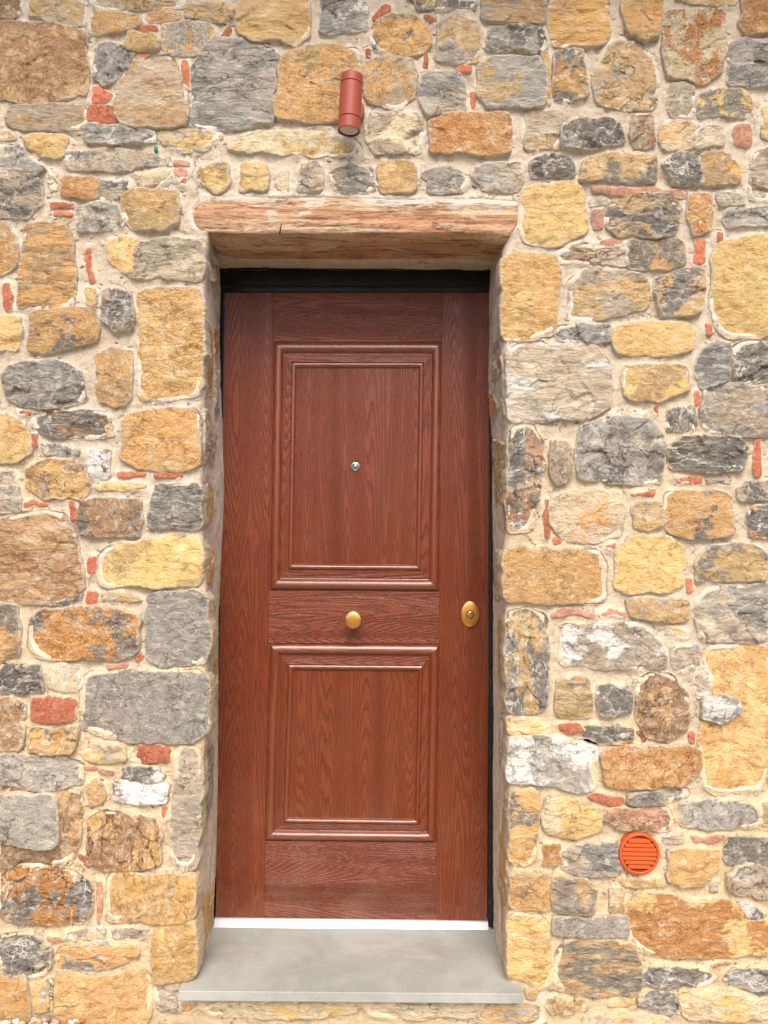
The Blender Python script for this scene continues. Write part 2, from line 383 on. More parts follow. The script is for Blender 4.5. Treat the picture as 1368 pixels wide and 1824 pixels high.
# ------------------------------------------------------------------ stones
PAL = dict(A=(208, 174, 124), Y=(240, 203, 134), O=(226, 178, 112), R=(204, 122, 92), G=(161, 158, 151), K=(130, 126, 119),
           W=(244, 240, 236), B=(172, 134, 98), C=(236, 218, 184), T=(196, 180, 156), P=(214, 162, 136), N=(212, 148, 84), H=(182, 175, 165))
VEIN = dict(K=1.0, G=0.45, B=0.35, A=0.12, T=0.5, W=0.6, H=0.25, N=0.25, C=0.3, O=0.2, Y=0.05, R=0, P=0)
GRAN = dict(Y=0.45, O=0.8, N=0.8, A=0.35, B=0.5, C=0.5, T=0.35, G=0.12, K=0.15, W=0.2, H=0.5, R=0.5, P=0.4)
def chaikin(P, n=1, k=0.22):
    P = np.asarray(P, float)
    for _ in range(n):
        Q = np.roll(P, -1, 0); P = np.stack([P * (1 - k) + Q * k, P * k + Q * (1 - k)], 1).reshape(-1, 2)
    return P
def resample(P, step):
    Q = np.vstack([P, P[:1]]); d = np.hypot(*(np.diff(Q, axis=0).T)); s = np.concatenate([[0], np.cumsum(d)])
    n = max(14, int(s[-1] / step)); t = np.linspace(0, s[-1], n, endpoint=False)
    return np.stack([np.interp(t, s, Q[:, 0]), np.interp(t, s, Q[:, 1])], 1)
def stone_geo(poly, code, seed, step=0.0040, proud=None, deep=0.035):
    r = np.random.RandomState(seed)
    P = np.asarray(poly, float)
    a = 0.5 * np.sum(P[:, 0] * np.roll(P[:, 1], -1) - P[:, 1] * np.roll(P[:, 0], -1))
    if a < 0: P = P[::-1]
    area = abs(a)
    small = area < 0.0035
    if len(P) >= 5 and area > 0.0012:
        lo, hi = P.min(0), P.max(0); mc = (lo + hi) / 2; hf = (hi - lo) / 2
        q = (P - mc) / hf; rr_ = np.hypot(q[:, 0], q[:, 1]) + 1e-6; dg = (2 * np.abs(q[:, 0] * q[:, 1]) / rr_ ** 2) ** 1.5
        P = mc + (P - mc) * (1 + 0.34 * np.clip(1.32 - rr_, 0, 0.4) * dg)[:, None]
    soft = code[0] in 'YOCPR'
    P = chaikin(P, 1, 0.11 if soft else 0.07)
    # knock the long sides out of true: extra corners between the traced ones
    Q = []
    for p, q in zip(P, np.roll(P, -1, 0)):
        Q.append(p); L = np.hypot(*(q - p))
        if L > 0.028:
            m = max(2, int(L / 0.022)); nn = np.array([q[1] - p[1], p[0] - q[0]]) / L
            for t in range(1, m): Q.append(p + (q - p) * (t + r.uniform(-.25, .25)) / m + nn * r.normal(0, 0.0032))
    P = resample(chaikin(np.array(Q), 1, 0.16), step)
    nrm = np.roll(P, -1, 0) - np.roll(P, 1, 0); nrm = np.stack([nrm[:, 1], -nrm[:, 0]], 1); nrm /= np.linalg.norm(nrm, axis=1)[:, None] + 1e-9
    o = (fbm(P[:, 0] * 22, P[:, 1] * 22, seed * 1.7, 4, 3) * (0.0030 if not small else 0.0014))
    P = P + nrm * (o + (0.0056 if not small else 0.0022) + 0.0014 * vnoise(P[:, 0] * 160, P[:, 1] * 160, seed * 0.7))[:, None]
    c = P.mean(0); D = P - c; w, U = np.linalg.eigh(D.T @ D); ax = U[:, 1]
    L = np.abs(D @ ax).max(); W = np.abs(D @ U[:, 0]).max(); seg = max(0.0, L - W * 1.15)
    tpos = np.clip(D @ ax, -seg, seg)[:, None] * ax + c
    # even spread along the spine keeps the inner rings tidy
    V = tpos - P; dist = np.linalg.norm(V, axis=1); dir_ = V / (dist[:, None] + 1e-9)
    main = code[0]
    if proud is None:
        proud = r.uniform(0.009, 0.019) if not small else r.uniform(0.006, 0.010)
        if main in 'CT': proud *= 0.6
        if main == 'W': proud *= 0.9
    rimw = min(0.0042 if not soft else 0.006, W * 0.3)
    rings = [(-0.003, -deep), (-0.0025, -0.004), (0.0, 0.45 * proud), (rimw * 0.22, 0.86 * proud), (rimw, 0.97 * proud)]
    md = dist.mean(); k = max(2, int((md - rimw) / (step * 1.15)))
    pts = []; hs = []; rims = []
    n = len(P)
    for ins, h in rings:
        f = np.minimum(ins, dist * 0.6)
        pts.append(P + dir_ * f[:, None]); hs.append(np.full(n, h)); rims.append(np.full(n, 1.0 if h < 0.5 * proud else (0.70 if h < 0.9 * proud else 0.45)))
    base = pts[-1]
    for j in range(1, k + 1):
        s = j / k
        q = base + (tpos - base) * s
        pts.append(q); hs.append(np.full(n, proud * (0.95 + 0.05 * min(1, s * 3)))); rims.append(np.full(n, 0.45 * max(0.0, 1 - s * md / 0.022)))
    Pt = np.vstack(pts); H = np.concatenate(hs); Rm = np.concatenate(rims)
    x, y = Pt[:, 0], Pt[:, 1]; face = np.clip((H / proud - 0.55) / 0.4, 0, 1)
    # chiselled face: several broad tilted planes, ledges and small breaks
    size = math.sqrt(area)
    fac = np.full(len(x), 9.9)
    for q in range(r.randint(2, 5)):
        an = r.uniform(0, 2 * math.pi); off = r.uniform(0.18, 0.48) * size; sl = r.uniform(0.05, 0.28)
        d = (x + 0.008 * fbm(x * 30, y * 30, q + seed, 3) - c[0]) * math.cos(an) + (y - c[1]) * math.sin(an) - off
        fac = np.minimum(fac, -d * sl)
    fac = np.minimum(fac, 0.0)
    rough = 0.8 if main in 'KGBNTW' else 0.7
    if main == 'H': rough = 0.45
    if code == 'GH' or code == 'O': rough = 0.4
    sc = r.uniform(16, 26)
    t1 = fbm(x * sc, y * sc * 1.6, seed * 3.1, 5, 5, 0.55)
    ledge = t1 * 4.0 + r.uniform(-1, 1); ledge = (np.floor(ledge) + np.clip((ledge - np.floor(ledge)) * 3.5, 0, 1)) / 4.0
    t2 = fbm(x * 75, y * 95, seed * 1.3, 4, 9, 0.6)
    rid = 1 - np.abs(fbm(x * 30, y * 48, seed * 2.2, 4, 13, 0.6)) * 2
    amp = (0.0075 if not small else 0.003) * rough
    # conchoidal chips: cells of the face that each broke along a plane of their own
    K = int(np.clip(area / 0.0015, 3, 22)); wx = x + 0.014 * fbm(x * 24, y * 24, seed * .9, 4); wy = y + 0.014 * fbm(x * 24 + 9, y * 24, seed * .4, 4)
    cx = c[0] + r.uniform(-0.5, 0.5, K) * (np.ptp(x)); cy = c[1] + r.uniform(-0.5, 0.5, K) * np.ptp(y)
    dd = (wx[:, None] - cx) ** 2 + ((wy[:, None] - cy) * 1.5) ** 2; kk = dd.argmin(1)
    gx = r.normal(0, 0.10, K); gy = r.normal(0.02, 0.11, K); g0 = r.uniform(-0.0024, 0.0024, K)
    chip = (wx - cx[kk]) * gx[kk] + (wy - cy[kk]) * gy[kk] + g0[kk]
    chip = np.clip(chip, -0.006, 0.006) * {'G': 1.0, 'K': 1.2, 'H': 0.75, 'T': 0.8, 'B': 0.7, 'W': 0.9, 'A': 0.55, 'N': 0.6, 'O': 0.45, 'Y': 0.4, 'C': 0.5}.get(main, 0.3) * (0.45 if small else 1.0)
    if code in ('GH', 'O', 'HG'): chip = chip * 0.5
    H = H + face * (chip + fac * (1.0 if not small else 0.3) + amp * (0.55 * ledge + 0.45 * t1) + 0.0022 * rough * t2 * 1.3 + 0.0016 * rid * rough)
    H = np.where(face > 0, np.maximum(H, 0.0015), H)
    nr = len(pts); idx = np.arange(n); jdx = (idx + 1) % n
    quads = np.vstack([np.stack([i * n + idx, i * n + jdx, (i + 1) * n + jdx, (i + 1) * n + idx], 1) for i in range(nr - 1)])
    return Pt, H, Rm, quads, np.zeros((0, 3), int), c
def tone(ch, r, vary=0.10):
    c = np.array(alb(PAL[ch])); k = 1 + r.uniform(-vary, vary) * 1.6
    c = c * k * (1 + r.uniform(-1, 1, 3) * (0.02 if ch in 'GKHT' else 0.035)); return np.clip(c, 0.02, 0.85)
def BED(r, ch):
    k = r.uniform(0.65, 1.5); a = r.uniform(0.8, 2.4) if ch in 'KGTABC' else r.uniform(0.8, 1.4)
    if r.rand() < 0.22: a = 1 / a
    return [k / math.sqrt(a), k, k * math.sqrt(a)]
def stone_attrs(code, seed, nv):
    r = np.random.RandomState(seed + 5)
    A = tone(code[0], r, 0.16 if code[0] in 'RP' else 0.10); two = len(code) > 1
    B = tone(code[1], r) if two else np.clip(A * np.array([1.08, 0.92, 0.78]), 0, 0.85)
    pa = r.uniform(0.50, 0.82) if two else 0.25
    return {'tone_main': ('FLOAT_COLOR', np.tile(np.append(A, 1), (nv, 1))), 'tone_patch': ('FLOAT_COLOR', np.tile(np.append(B, 1), (nv, 1))),
            'grain': ('FLOAT_VECTOR', np.tile([pa, VEIN[code[0]], GRAN[code[0]]], (nv, 1))),
            'bedding': ('FLOAT_VECTOR', np.tile(BED(r, code[0]), (nv, 1))), 'wear': ('FLOAT', np.full(nv, r.uniform(0.35, 1.3) * (0.35 if code[0] in 'YOAN' else 1.0))),
            'shift': ('FLOAT_VECTOR', np.tile(r.uniform(-20, 20, 3), (nv, 1)))}
def frame_front(Pt, H): return np.stack([Pt[:, 0], -H, Pt[:, 1]], 1)
def mk_frame_x(x, sgn):
    return lambda Pt, H: np.stack([x + sgn * H, Pt[:, 0], Pt[:, 1]], 1)
def make_stone(poly, code, seed, parent, frame=frame_front, flip=False, **kw):
    plus = code.endswith('+'); code = code.rstrip('+')
    if plus: kw['proud'] = 0.030
    Pt, H, Rm, quads, tris, c = stone_geo(poly, code, seed, **kw)
    V = frame(Pt, H); o = frame(c[None, :], np.zeros(1))[0]
    if flip: quads = quads[:, ::-1]; tris = tris[:, ::-1]
    at = stone_attrs(code, seed, len(V)); at['rim'] = ('FLOAT', Rm)
    isb = code[0] in 'RP'
    me = mesh_np('brick' if isb else 'stone', V - o, quads, tris, at)
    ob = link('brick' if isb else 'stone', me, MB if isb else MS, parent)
    ob.location = Vector(o); return ob

STONES = '''B -5,-5 32,-5 34,20 20,30 -5,32
AT -36,-5 154,-5 152,40 130,47 90,43 75,28 38,28
OA 157,24 200,20 245,28 250,42 215,53 172,60 157,50
AT 158,-5 330,-5 325,9 240,15 165,14
OA 258,22 300,15 321,20 318,33 262,39 252,35
R 240,42 277,44 281,52 262,56 243,50
GA 330,8 415,5 420,20 415,40 380,38 330,26
YA 230,57 277,63 280,86 250,93 225,85
OG 288,42 330,38 382,43 380,65 358,86 325,96 290,84
R 243,95 257,88 265,99 249,108
GK 178,76 205,77 230,92 243,103 225,118 205,140 186,152 170,140 168,110
AB -5,40 75,42 120,55 153,60 154,120 150,165 115,170 82,180 40,176 -5,170
R 164,151 182,155 202,168 187,183 161,183
R 159,187 199,190 209,205 207,220 158,221
AT 222,122 240,105 270,102 298,100 308,118 322,160 334,205 330,222 300,224 218,222 210,205 209,165
R 323,104 334,108 336,145 340,155 331,157 323,130
GH 346,122 378,78 400,70 455,76 492,95 490,150 482,215 420,230 340,222 336,200 345,160
R 385,72 405,47 413,50 408,62 392,73
AT 11,205 30,188 75,186 150,190 153,218 122,227 80,230 38,228 14,215
YO 42,245 60,239 122,243 110,282 72,278 48,262
KG 148,228 190,224 275,230 272,250 205,258 160,252
CY 285,232 390,230 385,245 362,262 330,268 295,255
CO -5,235 29,230 30,248 -5,250
TG -5,256 35,258 50,282 80,300 60,312 -5,292
KT -5,300 35,304 68,322 70,360 45,384 -5,386
TC 240,302 300,298 308,310 295,325 240,330
TG 118,272 200,264 265,275 295,288 240,296 200,303 120,300
ON 112,316 168,318 175,325 172,352 155,354 110,346
TK 174,322 215,322 232,312 228,335 205,352 176,352
P 308,284 336,286 335,295 308,294
P 309,300 333,301 332,312 309,311
R 322,316 331,316 328,327 320,325
R 88,360 130,362 132,369 90,371
R 95,376 130,378 128,384 94,383
CY 83,302 99,304 102,338 88,342
AO 219,350 250,338 315,342 319,370 312,395 290,410 240,405 222,385
GT 137,372 175,360 205,368 215,385 215,405 180,412 140,412
OA -5,394 12,398 28,425 27,470 -5,490
AO 45,400 115,400 125,440 133,480 130,542 75,547 30,545 38,480
R 153,440 161,440 161,478 168,503 160,505 152,475
R 5,505 15,504 22,525 20,552 9,554 5,530
YO 149,510 169,512 172,535 164,546 150,540
YO 190,430 222,422 240,428 250,440 245,468 235,484 216,484 208,470 195,462
TC 248,436 310,425 355,430 362,470 355,497 300,495 230,492 240,480
KT 184,516 228,525 237,550 234,586 205,590 184,570
OY 244,525 270,518 350,512 360,555 358,700 300,712 248,712 246,610
OK 56,555 110,549 167,551 172,575 169,605 130,615 108,622 80,628 52,626 57,600
YO -5,563 34,566 38,590 27,620 -5,625
GK 6,668 20,655 60,645 100,642 140,668 148,710 110,722 40,722 16,705
AO 172,635 200,618 233,628 234,670 228,710 205,724 182,710 172,690
R 30,730 54,732 54,739 33,739
KB 55,740 110,733 190,734 196,755 186,778 120,778 65,765
O 186,758 200,752 203,778 190,779
OY -5,738 30,748 52,775 54,805 30,822 -5,824
R 54,773 67,772 66,797 57,799
K 72,790 110,792 143,803 140,812 80,811
KW 156,803 195,803 192,850 165,855 157,825
OA 225,745 290,728 350,727 355,780 353,828 320,838 250,832 215,812 222,790
R 209,841 260,841 258,848 225,852 210,849
R 273,844 325,843 323,851 275,852
BO 47,838 80,821 143,826 157,862 142,888 80,888 48,865
TK -5,838 20,838 30,850 22,862 -5,864
GT -5,868 30,866 36,890 34,910 -5,913
YA 166,866 190,858 255,861 258,868 220,876 175,874
R 40,897 58,889 85,896 84,902 60,897 42,903
R 121,893 132,894 137,926 126,928
BK 146,893 175,890 250,890 252,930 245,957 200,954 147,952 140,938
GK 278,868 315,864 357,864 357,942 310,940 265,940 270,900
BA -5,930 45,918 80,911 110,922 125,955 140,995 145,1045 115,1068 60,1075 -5,1073
K 85,1077 150,1055 142,1070 115,1084
R 155,993 173,992 168,1022 155,1022
R 155,1052 174,1055 172,1075 158,1086 152,1072
YA 182,985 215,970 265,960 320,952 350,960 360,990 355,1040 300,1043 240,1038 182,1045 175,1015
YT 177,1057 235,1058 255,1072 181,1070
OK -5,1078 29,1080 35,1123 34,1165 -5,1178
NK 60,1105 80,1088 120,1086 190,1082 240,1100 245,1125 240,1155 222,1170 110,1172 70,1170 55,1150 54,1120
GH 264,1062 345,1053 366,1068 370,1150 360,1180 310,1182 290,1185 264,1172 262,1095
R 241,1170 250,1162 255,1168 248,1180 241,1178
P 187,1184 228,1181 225,1190 192,1193
K -5,1184 70,1186 76,1232 40,1236 -5,1232
CW 88,1192 110,1185 143,1183 144,1226 115,1233 84,1222
R 60,1242 135,1245 132,1284 57,1284 56,1262
HG 149,1212 165,1199 263,1198 350,1195 367,1215 368,1300 340,1321 300,1320 235,1321 180,1302 148,1296 146,1240
BT -5,1246 22,1243 42,1255 36,1333 -5,1337
KO 54,1298 138,1297 137,1315 128,1340 75,1340 55,1336
YT 146,1342 165,1327 218,1330 222,1354 190,1358 158,1352
R 244,1330 260,1328 302,1334 299,1356 270,1359 243,1357
C 226,1340 241,1334 241,1356 230,1354
HT 10,1348 80,1344 140,1360 143,1393 95,1405 50,1404 4,1394 -5,1380 -5,1350
P 146,1366 170,1365 172,1373 150,1372
P 173,1370 202,1375 199,1382 176,1377
OY 152,1400 168,1386 186,1405 186,1430 160,1436
KW 220,1370 275,1367 290,1385 270,1392 215,1390
WK 202,1392 270,1394 300,1396 293,1430 248,1433 205,1424
TH 314,1330 355,1333 356,1400 352,1470 345,1546 305,1536 303,1480 310,1420
R 288,1438 298,1436 296,1462 286,1460
BA -5,1406 100,1410 143,1412 142,1440 135,1500 120,1536 60,1544 -5,1540
HG+ -5,1412 100,1415 105,1500 75,1507 -5,1498
BO 157,1462 187,1447 222,1450 268,1462 286,1490 282,1537 250,1544 187,1547 160,1536
R 139,1523 152,1526 161,1545 155,1550 140,1535
KN -5,1550 35,1548 117,1553 150,1575 163,1592 155,1625 140,1642 80,1645 35,1640 -5,1625
P 171,1571 181,1572 177,1650 171,1650
AO 193,1560 228,1555 345,1562 346,1632 300,1642 254,1636 190,1640 190,1600
TC 112,1660 187,1657 186,1675 118,1676
TC 197,1656 268,1655 269,1667 200,1676
P 82,1670 108,1672 105,1680 88,1679
KT -5,1672 26,1667 58,1664 85,1688 87,1720 70,1742 25,1740 -5,1720
KO 98,1715 111,1690 165,1681 245,1687 243,1705 190,1725 140,1734 100,1728
YO 276,1655 320,1645 346,1640 350,1680 346,1742 275,1752 270,1700
OY 98,1735 175,1742 255,1728 265,1750 262,1830 100,1830
OA -5,1735 45,1748 52,1785 54,1830 -5,1830
TY 58,1752 92,1748 95,1800 60,1806
TY 272,1752 316,1752 316,1782 322,1805 282,1795
N 322,1790 355,1790 340,1800 323,1803
CY 350,1793 560,1792 640,1800 560,1815 380,1812
CO 650,1793 840,1793 850,1815 660,1814
AO 425,10 440,-5 548,-5 550,30 546,60 525,78 495,68 450,71 428,55
GW 572,-5 650,-5 653,52 615,54 570,56 575,30
R 663,30 685,6 696,9 694,18 668,38
OA 502,122 520,98 563,82 635,85 641,110 640,160 630,200 605,208 550,216 492,208 490,185 500,165
OK 657,58 680,38 705,25 740,30 765,58 763,80 730,95 700,97 670,84
R 651,87 659,86 660,103 652,103
OT 648,112 675,104 735,104 740,130 735,165 710,192 660,178 652,150
TC 650,205 700,197 748,203 752,235 745,272 670,272 655,245
YC 408,248 460,236 560,235 620,246 640,262 620,275 500,272 415,265
T 548,225 585,222 590,232 550,234
YA 354,305 380,292 405,290 408,325 385,345 362,325
YO 432,292 472,290 476,340 425,340 432,315
YC 494,308 516,303 514,342 494,338
TK 540,298 560,287 574,304 570,340 530,341 537,315
TG 588,308 625,292 660,298 666,336 613,342 595,325
OY 674,288 738,287 740,340 677,341
TG 752,310 797,296 835,314 822,340 765,340
TH 840,312 865,293 930,290 934,310 920,338 865,335
R 752,24 776,28 779,37 768,40 754,30
AG 783,40 805,28 850,42 855,70 850,105 815,112 778,105
R 757,90 762,100 761,120 754,118
R 814,116 841,115 839,128 816,127
AG 858,-5 972,-5 970,38 935,37 885,35 862,30
KA 722,-5 846,-5 845,8 800,14 745,14
KG 872,48 910,46 965,54 973,82 950,93 900,86 868,88
GT 756,135 820,132 828,165 826,193 790,200 762,205 745,170
R 838,162 848,164 848,192 840,193
AG 855,118 875,105 910,101 958,105 970,128 970,187 905,190 870,188 853,168
O 962,90 978,92 984,185 976,188 975,125
AO 982,-5 1085,-5 1082,70 1050,80 988,78 978,40
KO 992,90 1037,92 1040,125 1047,170 1020,178 987,175 988,125
TA 1085,70 1125,72 1165,100 1176,143 1163,190 1115,196 1066,178 1061,120
AO 1110,-5 1180,-5 1170,62 1150,72 1122,58 1112,30
NC 1186,20 1290,18 1292,90 1280,122 1255,146 1195,130 1182,90
A 1200,-5 1325,-5 1310,8 1230,6
NO 1325,-5 1375,-5 1375,58 1330,60 1320,40
GK 1300,80 1330,70 1375,70 1375,150 1345,152 1300,148
TA 1198,152 1218,146 1235,155 1237,205 1200,203 1190,180
YK 1246,165 1325,158 1341,187 1330,207 1285,203 1246,208
YA 1358,188 1375,186 1375,252 1357,245
BT 1126,202 1163,204 1167,258 1132,261 1124,240
TA 938,198 1003,196 998,262 936,264
KG 1005,225 1040,212 1095,222 1111,250 1065,262 1002,262
OC 1179,222 1205,213 1235,222 1240,240 1232,262 1182,266
CT 1242,224 1290,222 1290,258 1240,262
P 1308,222 1338,220 1340,255 1328,262 1310,255
NO 768,218 800,204 905,203 911,235 907,272 850,274 766,272
K 947,288 975,276 1015,282 1022,308 1010,316 948,312
AK 1035,318 1050,285 1100,272 1165,280 1168,324 1100,322 1036,322
KG 1182,292 1200,277 1246,274 1248,328 1200,324
AO 1250,274 1290,272 1320,300 1315,324 1252,329
TG 1340,290 1350,270 1375,262 1375,356 1335,350
Y 930,340 1003,322 1032,333 1046,385 1042,412 980,440 932,425
P 1054,331 1095,335 1225,340 1222,348 1095,347 1060,340
TA 1050,355 1080,346 1085,362 1052,368
P 1055,372 1076,372 1074,410 1058,408
KA 1083,370 1116,351 1182,347 1212,370 1197,417 1150,422 1102,421 1083,402
NO 1228,344 1266,347 1266,408 1238,418 1226,385
KT 1277,340 1322,343 1330,366 1282,368
GH 1298,373 1375,369 1375,398 1296,404 1292,390
P 1068,430 1098,422 1117,432 1090,437 1072,436
TC 1008,435 1045,427 1065,436 1020,440
BT 994,446 1080,441 1118,446 1117,470 1040,468 996,466
OK 1121,426 1215,427 1219,470 1170,480 1120,473
R 1240,425 1259,423 1258,468 1236,469
R 1280,412 1288,414 1288,428 1280,430
Y 1270,465 1285,440 1320,425 1375,415 1375,598 1300,597 1278,575 1268,540 1272,500
YO 893,462 920,453 988,456 997,485 992,540 985,590 930,602 898,603 895,540
TY 1018,500 1060,475 1148,492 1152,545 1105,556 1045,570 1012,566 1020,535
KA 1170,500 1210,480 1253,476 1255,520 1245,556 1180,562 1172,530
GK 996,580 1087,577 1088,605 1040,608 995,606
Y 1093,590 1125,578 1185,574 1235,583 1228,622 1175,633 1100,630
R 1257,576 1268,577 1268,596 1260,598
TW 905,628 930,614 1058,614 1082,650 1085,720 1045,740 975,746 906,750
YA 1110,660 1135,653 1222,651 1229,692 1190,705 1175,716 1118,710
GK 1243,640 1270,613 1300,611 1297,675 1252,690 1243,665
K 1310,614 1375,608 1372,672 1320,683 1308,675
R 1238,697 1246,695 1247,720 1239,724
R 1166,722 1174,722 1172,741 1165,740
GT 1259,695 1290,687 1375,690 1375,776 1270,772 1253,752
K 1193,730 1236,725 1240,760 1215,767 1190,768
C 1088,735 1150,735 1145,744 1092,744
KB 912,762 950,760 967,790 965,850 945,940 908,948 905,870
BT 984,785 1012,790 1016,845 995,862 982,840
GK 1032,790 1040,765 1085,744 1155,750 1182,785 1180,858 1120,860 1034,850 1028,815
K 1193,798 1215,780 1305,780 1328,795 1322,835 1270,841 1200,834
R 1346,782 1355,783 1358,848 1347,850 1343,815
R 1204,848 1253,851 1252,860 1208,860
T 1258,852 1305,852 1303,862 1260,861
R 1124,876 1168,875 1166,884 1125,884
KT 1315,872 1335,861 1375,857 1375,888 1318,891
OC 985,890 1020,875 1100,876 1112,905 1102,950 1065,963 1005,960 982,930
R 972,890 980,892 976,925 979,958 972,957 968,918
R 985,956 1006,957 1005,969 988,968
R 1076,970 1098,967 1096,976 1080,979
YT 1128,905 1142,894 1178,896 1182,935 1152,946 1135,937
OK 1187,878 1220,876 1300,882 1307,955 1232,959 1195,945 1185,915
KN 1332,915 1345,903 1375,900 1375,958 1340,952
O 897,978 1062,979 1076,1005 1078,1065 1070,1070 980,1074 897,1072
Y 1102,978 1124,957 1190,957 1218,980 1216,1040 1190,1052 1117,1056 1096,1046
AK 1240,1003 1270,974 1325,970 1361,985 1365,1032 1305,1033 1240,1036
R 1222,1030 1233,1031 1234,1054 1226,1057
GT 1242,1075 1262,1050 1375,1042 1375,1140 1305,1143 1248,1138
AT 1117,1068 1160,1065 1224,1069 1225,1104 1165,1105 1128,1096
P 983,1095 1000,1084 1025,1083 1062,1097 1060,1104 1025,1094 988,1101
P 1067,1095 1087,1083 1120,1093 1114,1101 1088,1093 1070,1101
YT 1186,1113 1226,1124 1225,1142 1205,1133
KA 905,1090 940,1083 970,1100 976,1160 972,1262 930,1268 907,1265 903,1180
TW 1003,1113 1115,1110 1155,1118 1190,1160 1185,1190 1100,1191 1000,1183 1000,1150
TG 1196,1153 1245,1150 1246,1180 1218,1199 1203,1187
AK 995,1212 1047,1208 1054,1245 1052,1276 995,1276 992,1245
K 1066,1222 1122,1224 1124,1268 1072,1275 1064,1250
BA 1138,1222 1160,1202 1197,1206 1224,1238 1223,1297 1190,1318 1153,1308 1137,1280
YO 1252,1155 1330,1152 1375,1150 1375,1405 1280,1411 1254,1400 1250,1310 1253,1288 1285,1268 1270,1215
GW+ 1252,1246 1305,1243 1318,1261 1282,1286 1252,1280
T 1236,1202 1264,1192 1268,1235 1240,1240
CY 905,1283 945,1282 985,1302 965,1308 908,1306
R 995,1290 1030,1288 1042,1303 1015,1310 997,1300
KO 1043,1295 1100,1293 1125,1300 1125,1320 1100,1324 1044,1320
R 1134,1304 1141,1302 1153,1319 1147,1324
R 1228,1304 1236,1303 1238,1323 1230,1326
WG 908,1316 960,1312 1062,1328 1063,1352 1051,1363 1058,1405 1030,1410 975,1398 907,1392
NO 1076,1345 1115,1330 1233,1330 1244,1342 1238,1378 1210,1396 1125,1402 1080,1396
R 1047,1420 1065,1414 1113,1422 1109,1433 1095,1440 1068,1430
KT 1120,1418 1146,1414 1226,1407 1226,1418 1160,1433 1120,1430
YC 967,1450 978,1420 1030,1425 1070,1450 1068,1475 1018,1496 975,1478
OK 908,1410 953,1406 958,1450 953,1530 935,1543 908,1535
BP 1073,1458 1095,1443 1190,1440 1200,1460 1192,1480 1110,1477
GH 1213,1436 1226,1428 1336,1428 1358,1447 1355,1470 1300,1477 1218,1470
A 1360,1430 1375,1428 1375,1475 1360,1475
NO 966,1505 999,1503 1001,1540 967,1544
GT 1007,1520 1030,1508 1080,1503 1105,1503 1106,1557 1050,1560 1007,1546
T 1180,1490 1220,1488 1221,1503 1180,1505
P 1232,1490 1255,1495 1290,1488 1293,1495 1262,1506 1242,1502
AO 1193,1518 1228,1510 1281,1516 1280,1545 1252,1576 1215,1578 1190,1567
HK 1300,1495 1375,1494 1375,1538 1296,1538 1292,1520
HT 1298,1560 1315,1545 1375,1540 1375,1597 1320,1592 1300,1580
YA 1100,1566 1185,1565 1188,1580 1150,1582 1115,1580
B 1265,1570 1280,1572 1278,1588 1264,1590
OA 909,1556 982,1558 983,1620 945,1622 910,1615
AG 986,1558 1040,1567 1062,1582 1056,1622 1020,1626 986,1620
AC 1086,1584 1116,1585 1113,1626 1087,1627
HG 986,1634 1117,1635 1118,1668 1050,1668 988,1664
YN 1124,1615 1135,1592 1200,1595 1235,1612 1290,1602 1310,1620 1330,1645 1375,1640 1375,1700 1300,1702 1180,1702 1140,1690 1122,1665
KW 1302,1605 1335,1606 1365,1632 1350,1640 1322,1636
YO 908,1630 968,1638 980,1680 978,1755 960,1762 935,1745 907,1738 907,1680
AK 1011,1676 1055,1675 1122,1682 1143,1722 1140,1766 1070,1775 994,1763 990,1735 998,1700
K 1144,1728 1200,1722 1262,1731 1280,1742 1255,1758 1150,1756
KG 1292,1745 1310,1728 1375,1728 1375,1768 1330,1760
P 1265,1720 1300,1713 1304,1718 1268,1726
KG 1138,1780 1160,1770 1200,1775 1208,1795 1195,1808 1155,1800
TA 975,1785 1000,1782 1040,1785 1043,1800 1010,1810 985,1805
OY 935,1762 960,1768 955,1783 938,1780
YC 1212,1772 1290,1767 1375,1777 1375,1812 1300,1818 1225,1812
YC 1040,1815 1100,1800 1190,1813 1200,1830 1040,1830
Y 1080,1788 1133,1778 1130,1790 1085,1796
TY 870,1795 960,1792 970,1830 850,1830'''
JAMB = '''L O 361,555 372,590 376,640 376,700 360,708 361,600
L N 380,585 390,592 389,630 382,632
L HC 380,650 390,660 390,730 383,750
L TC 360,730 370,740 380,770 380,820 360,836
L O 361,868 378,870 375,925 363,938
L YO 364,975 378,985 376,1030 366,1040
L TC 372,1082 384,1085 386,1140 375,1170
L OY 374,1175 385,1168 385,1260 377,1285
L HT 360,1335 378,1330 376,1400 370,1450 358,1480
L YO 354,1600 376,1590 377,1640 364,1700 351,1735
L TC 372,430 380,445 384,500 373,500
R N 874,700 883,705 886,725 878,745
R C 894,708 902,715 900,742
R A 882,785 902,790 902,880 883,900
R TC 880,610 892,605 894,660 880,680
R OC 889,1100 901,1105 901,1255 892,1230
R TC 893,1270 903,1290 901,1370 893,1350
R OY 893,1420 903,1430 904,1560 901,1700 890,1650
R AT 884,980 897,985 897,1060 884,1070'''

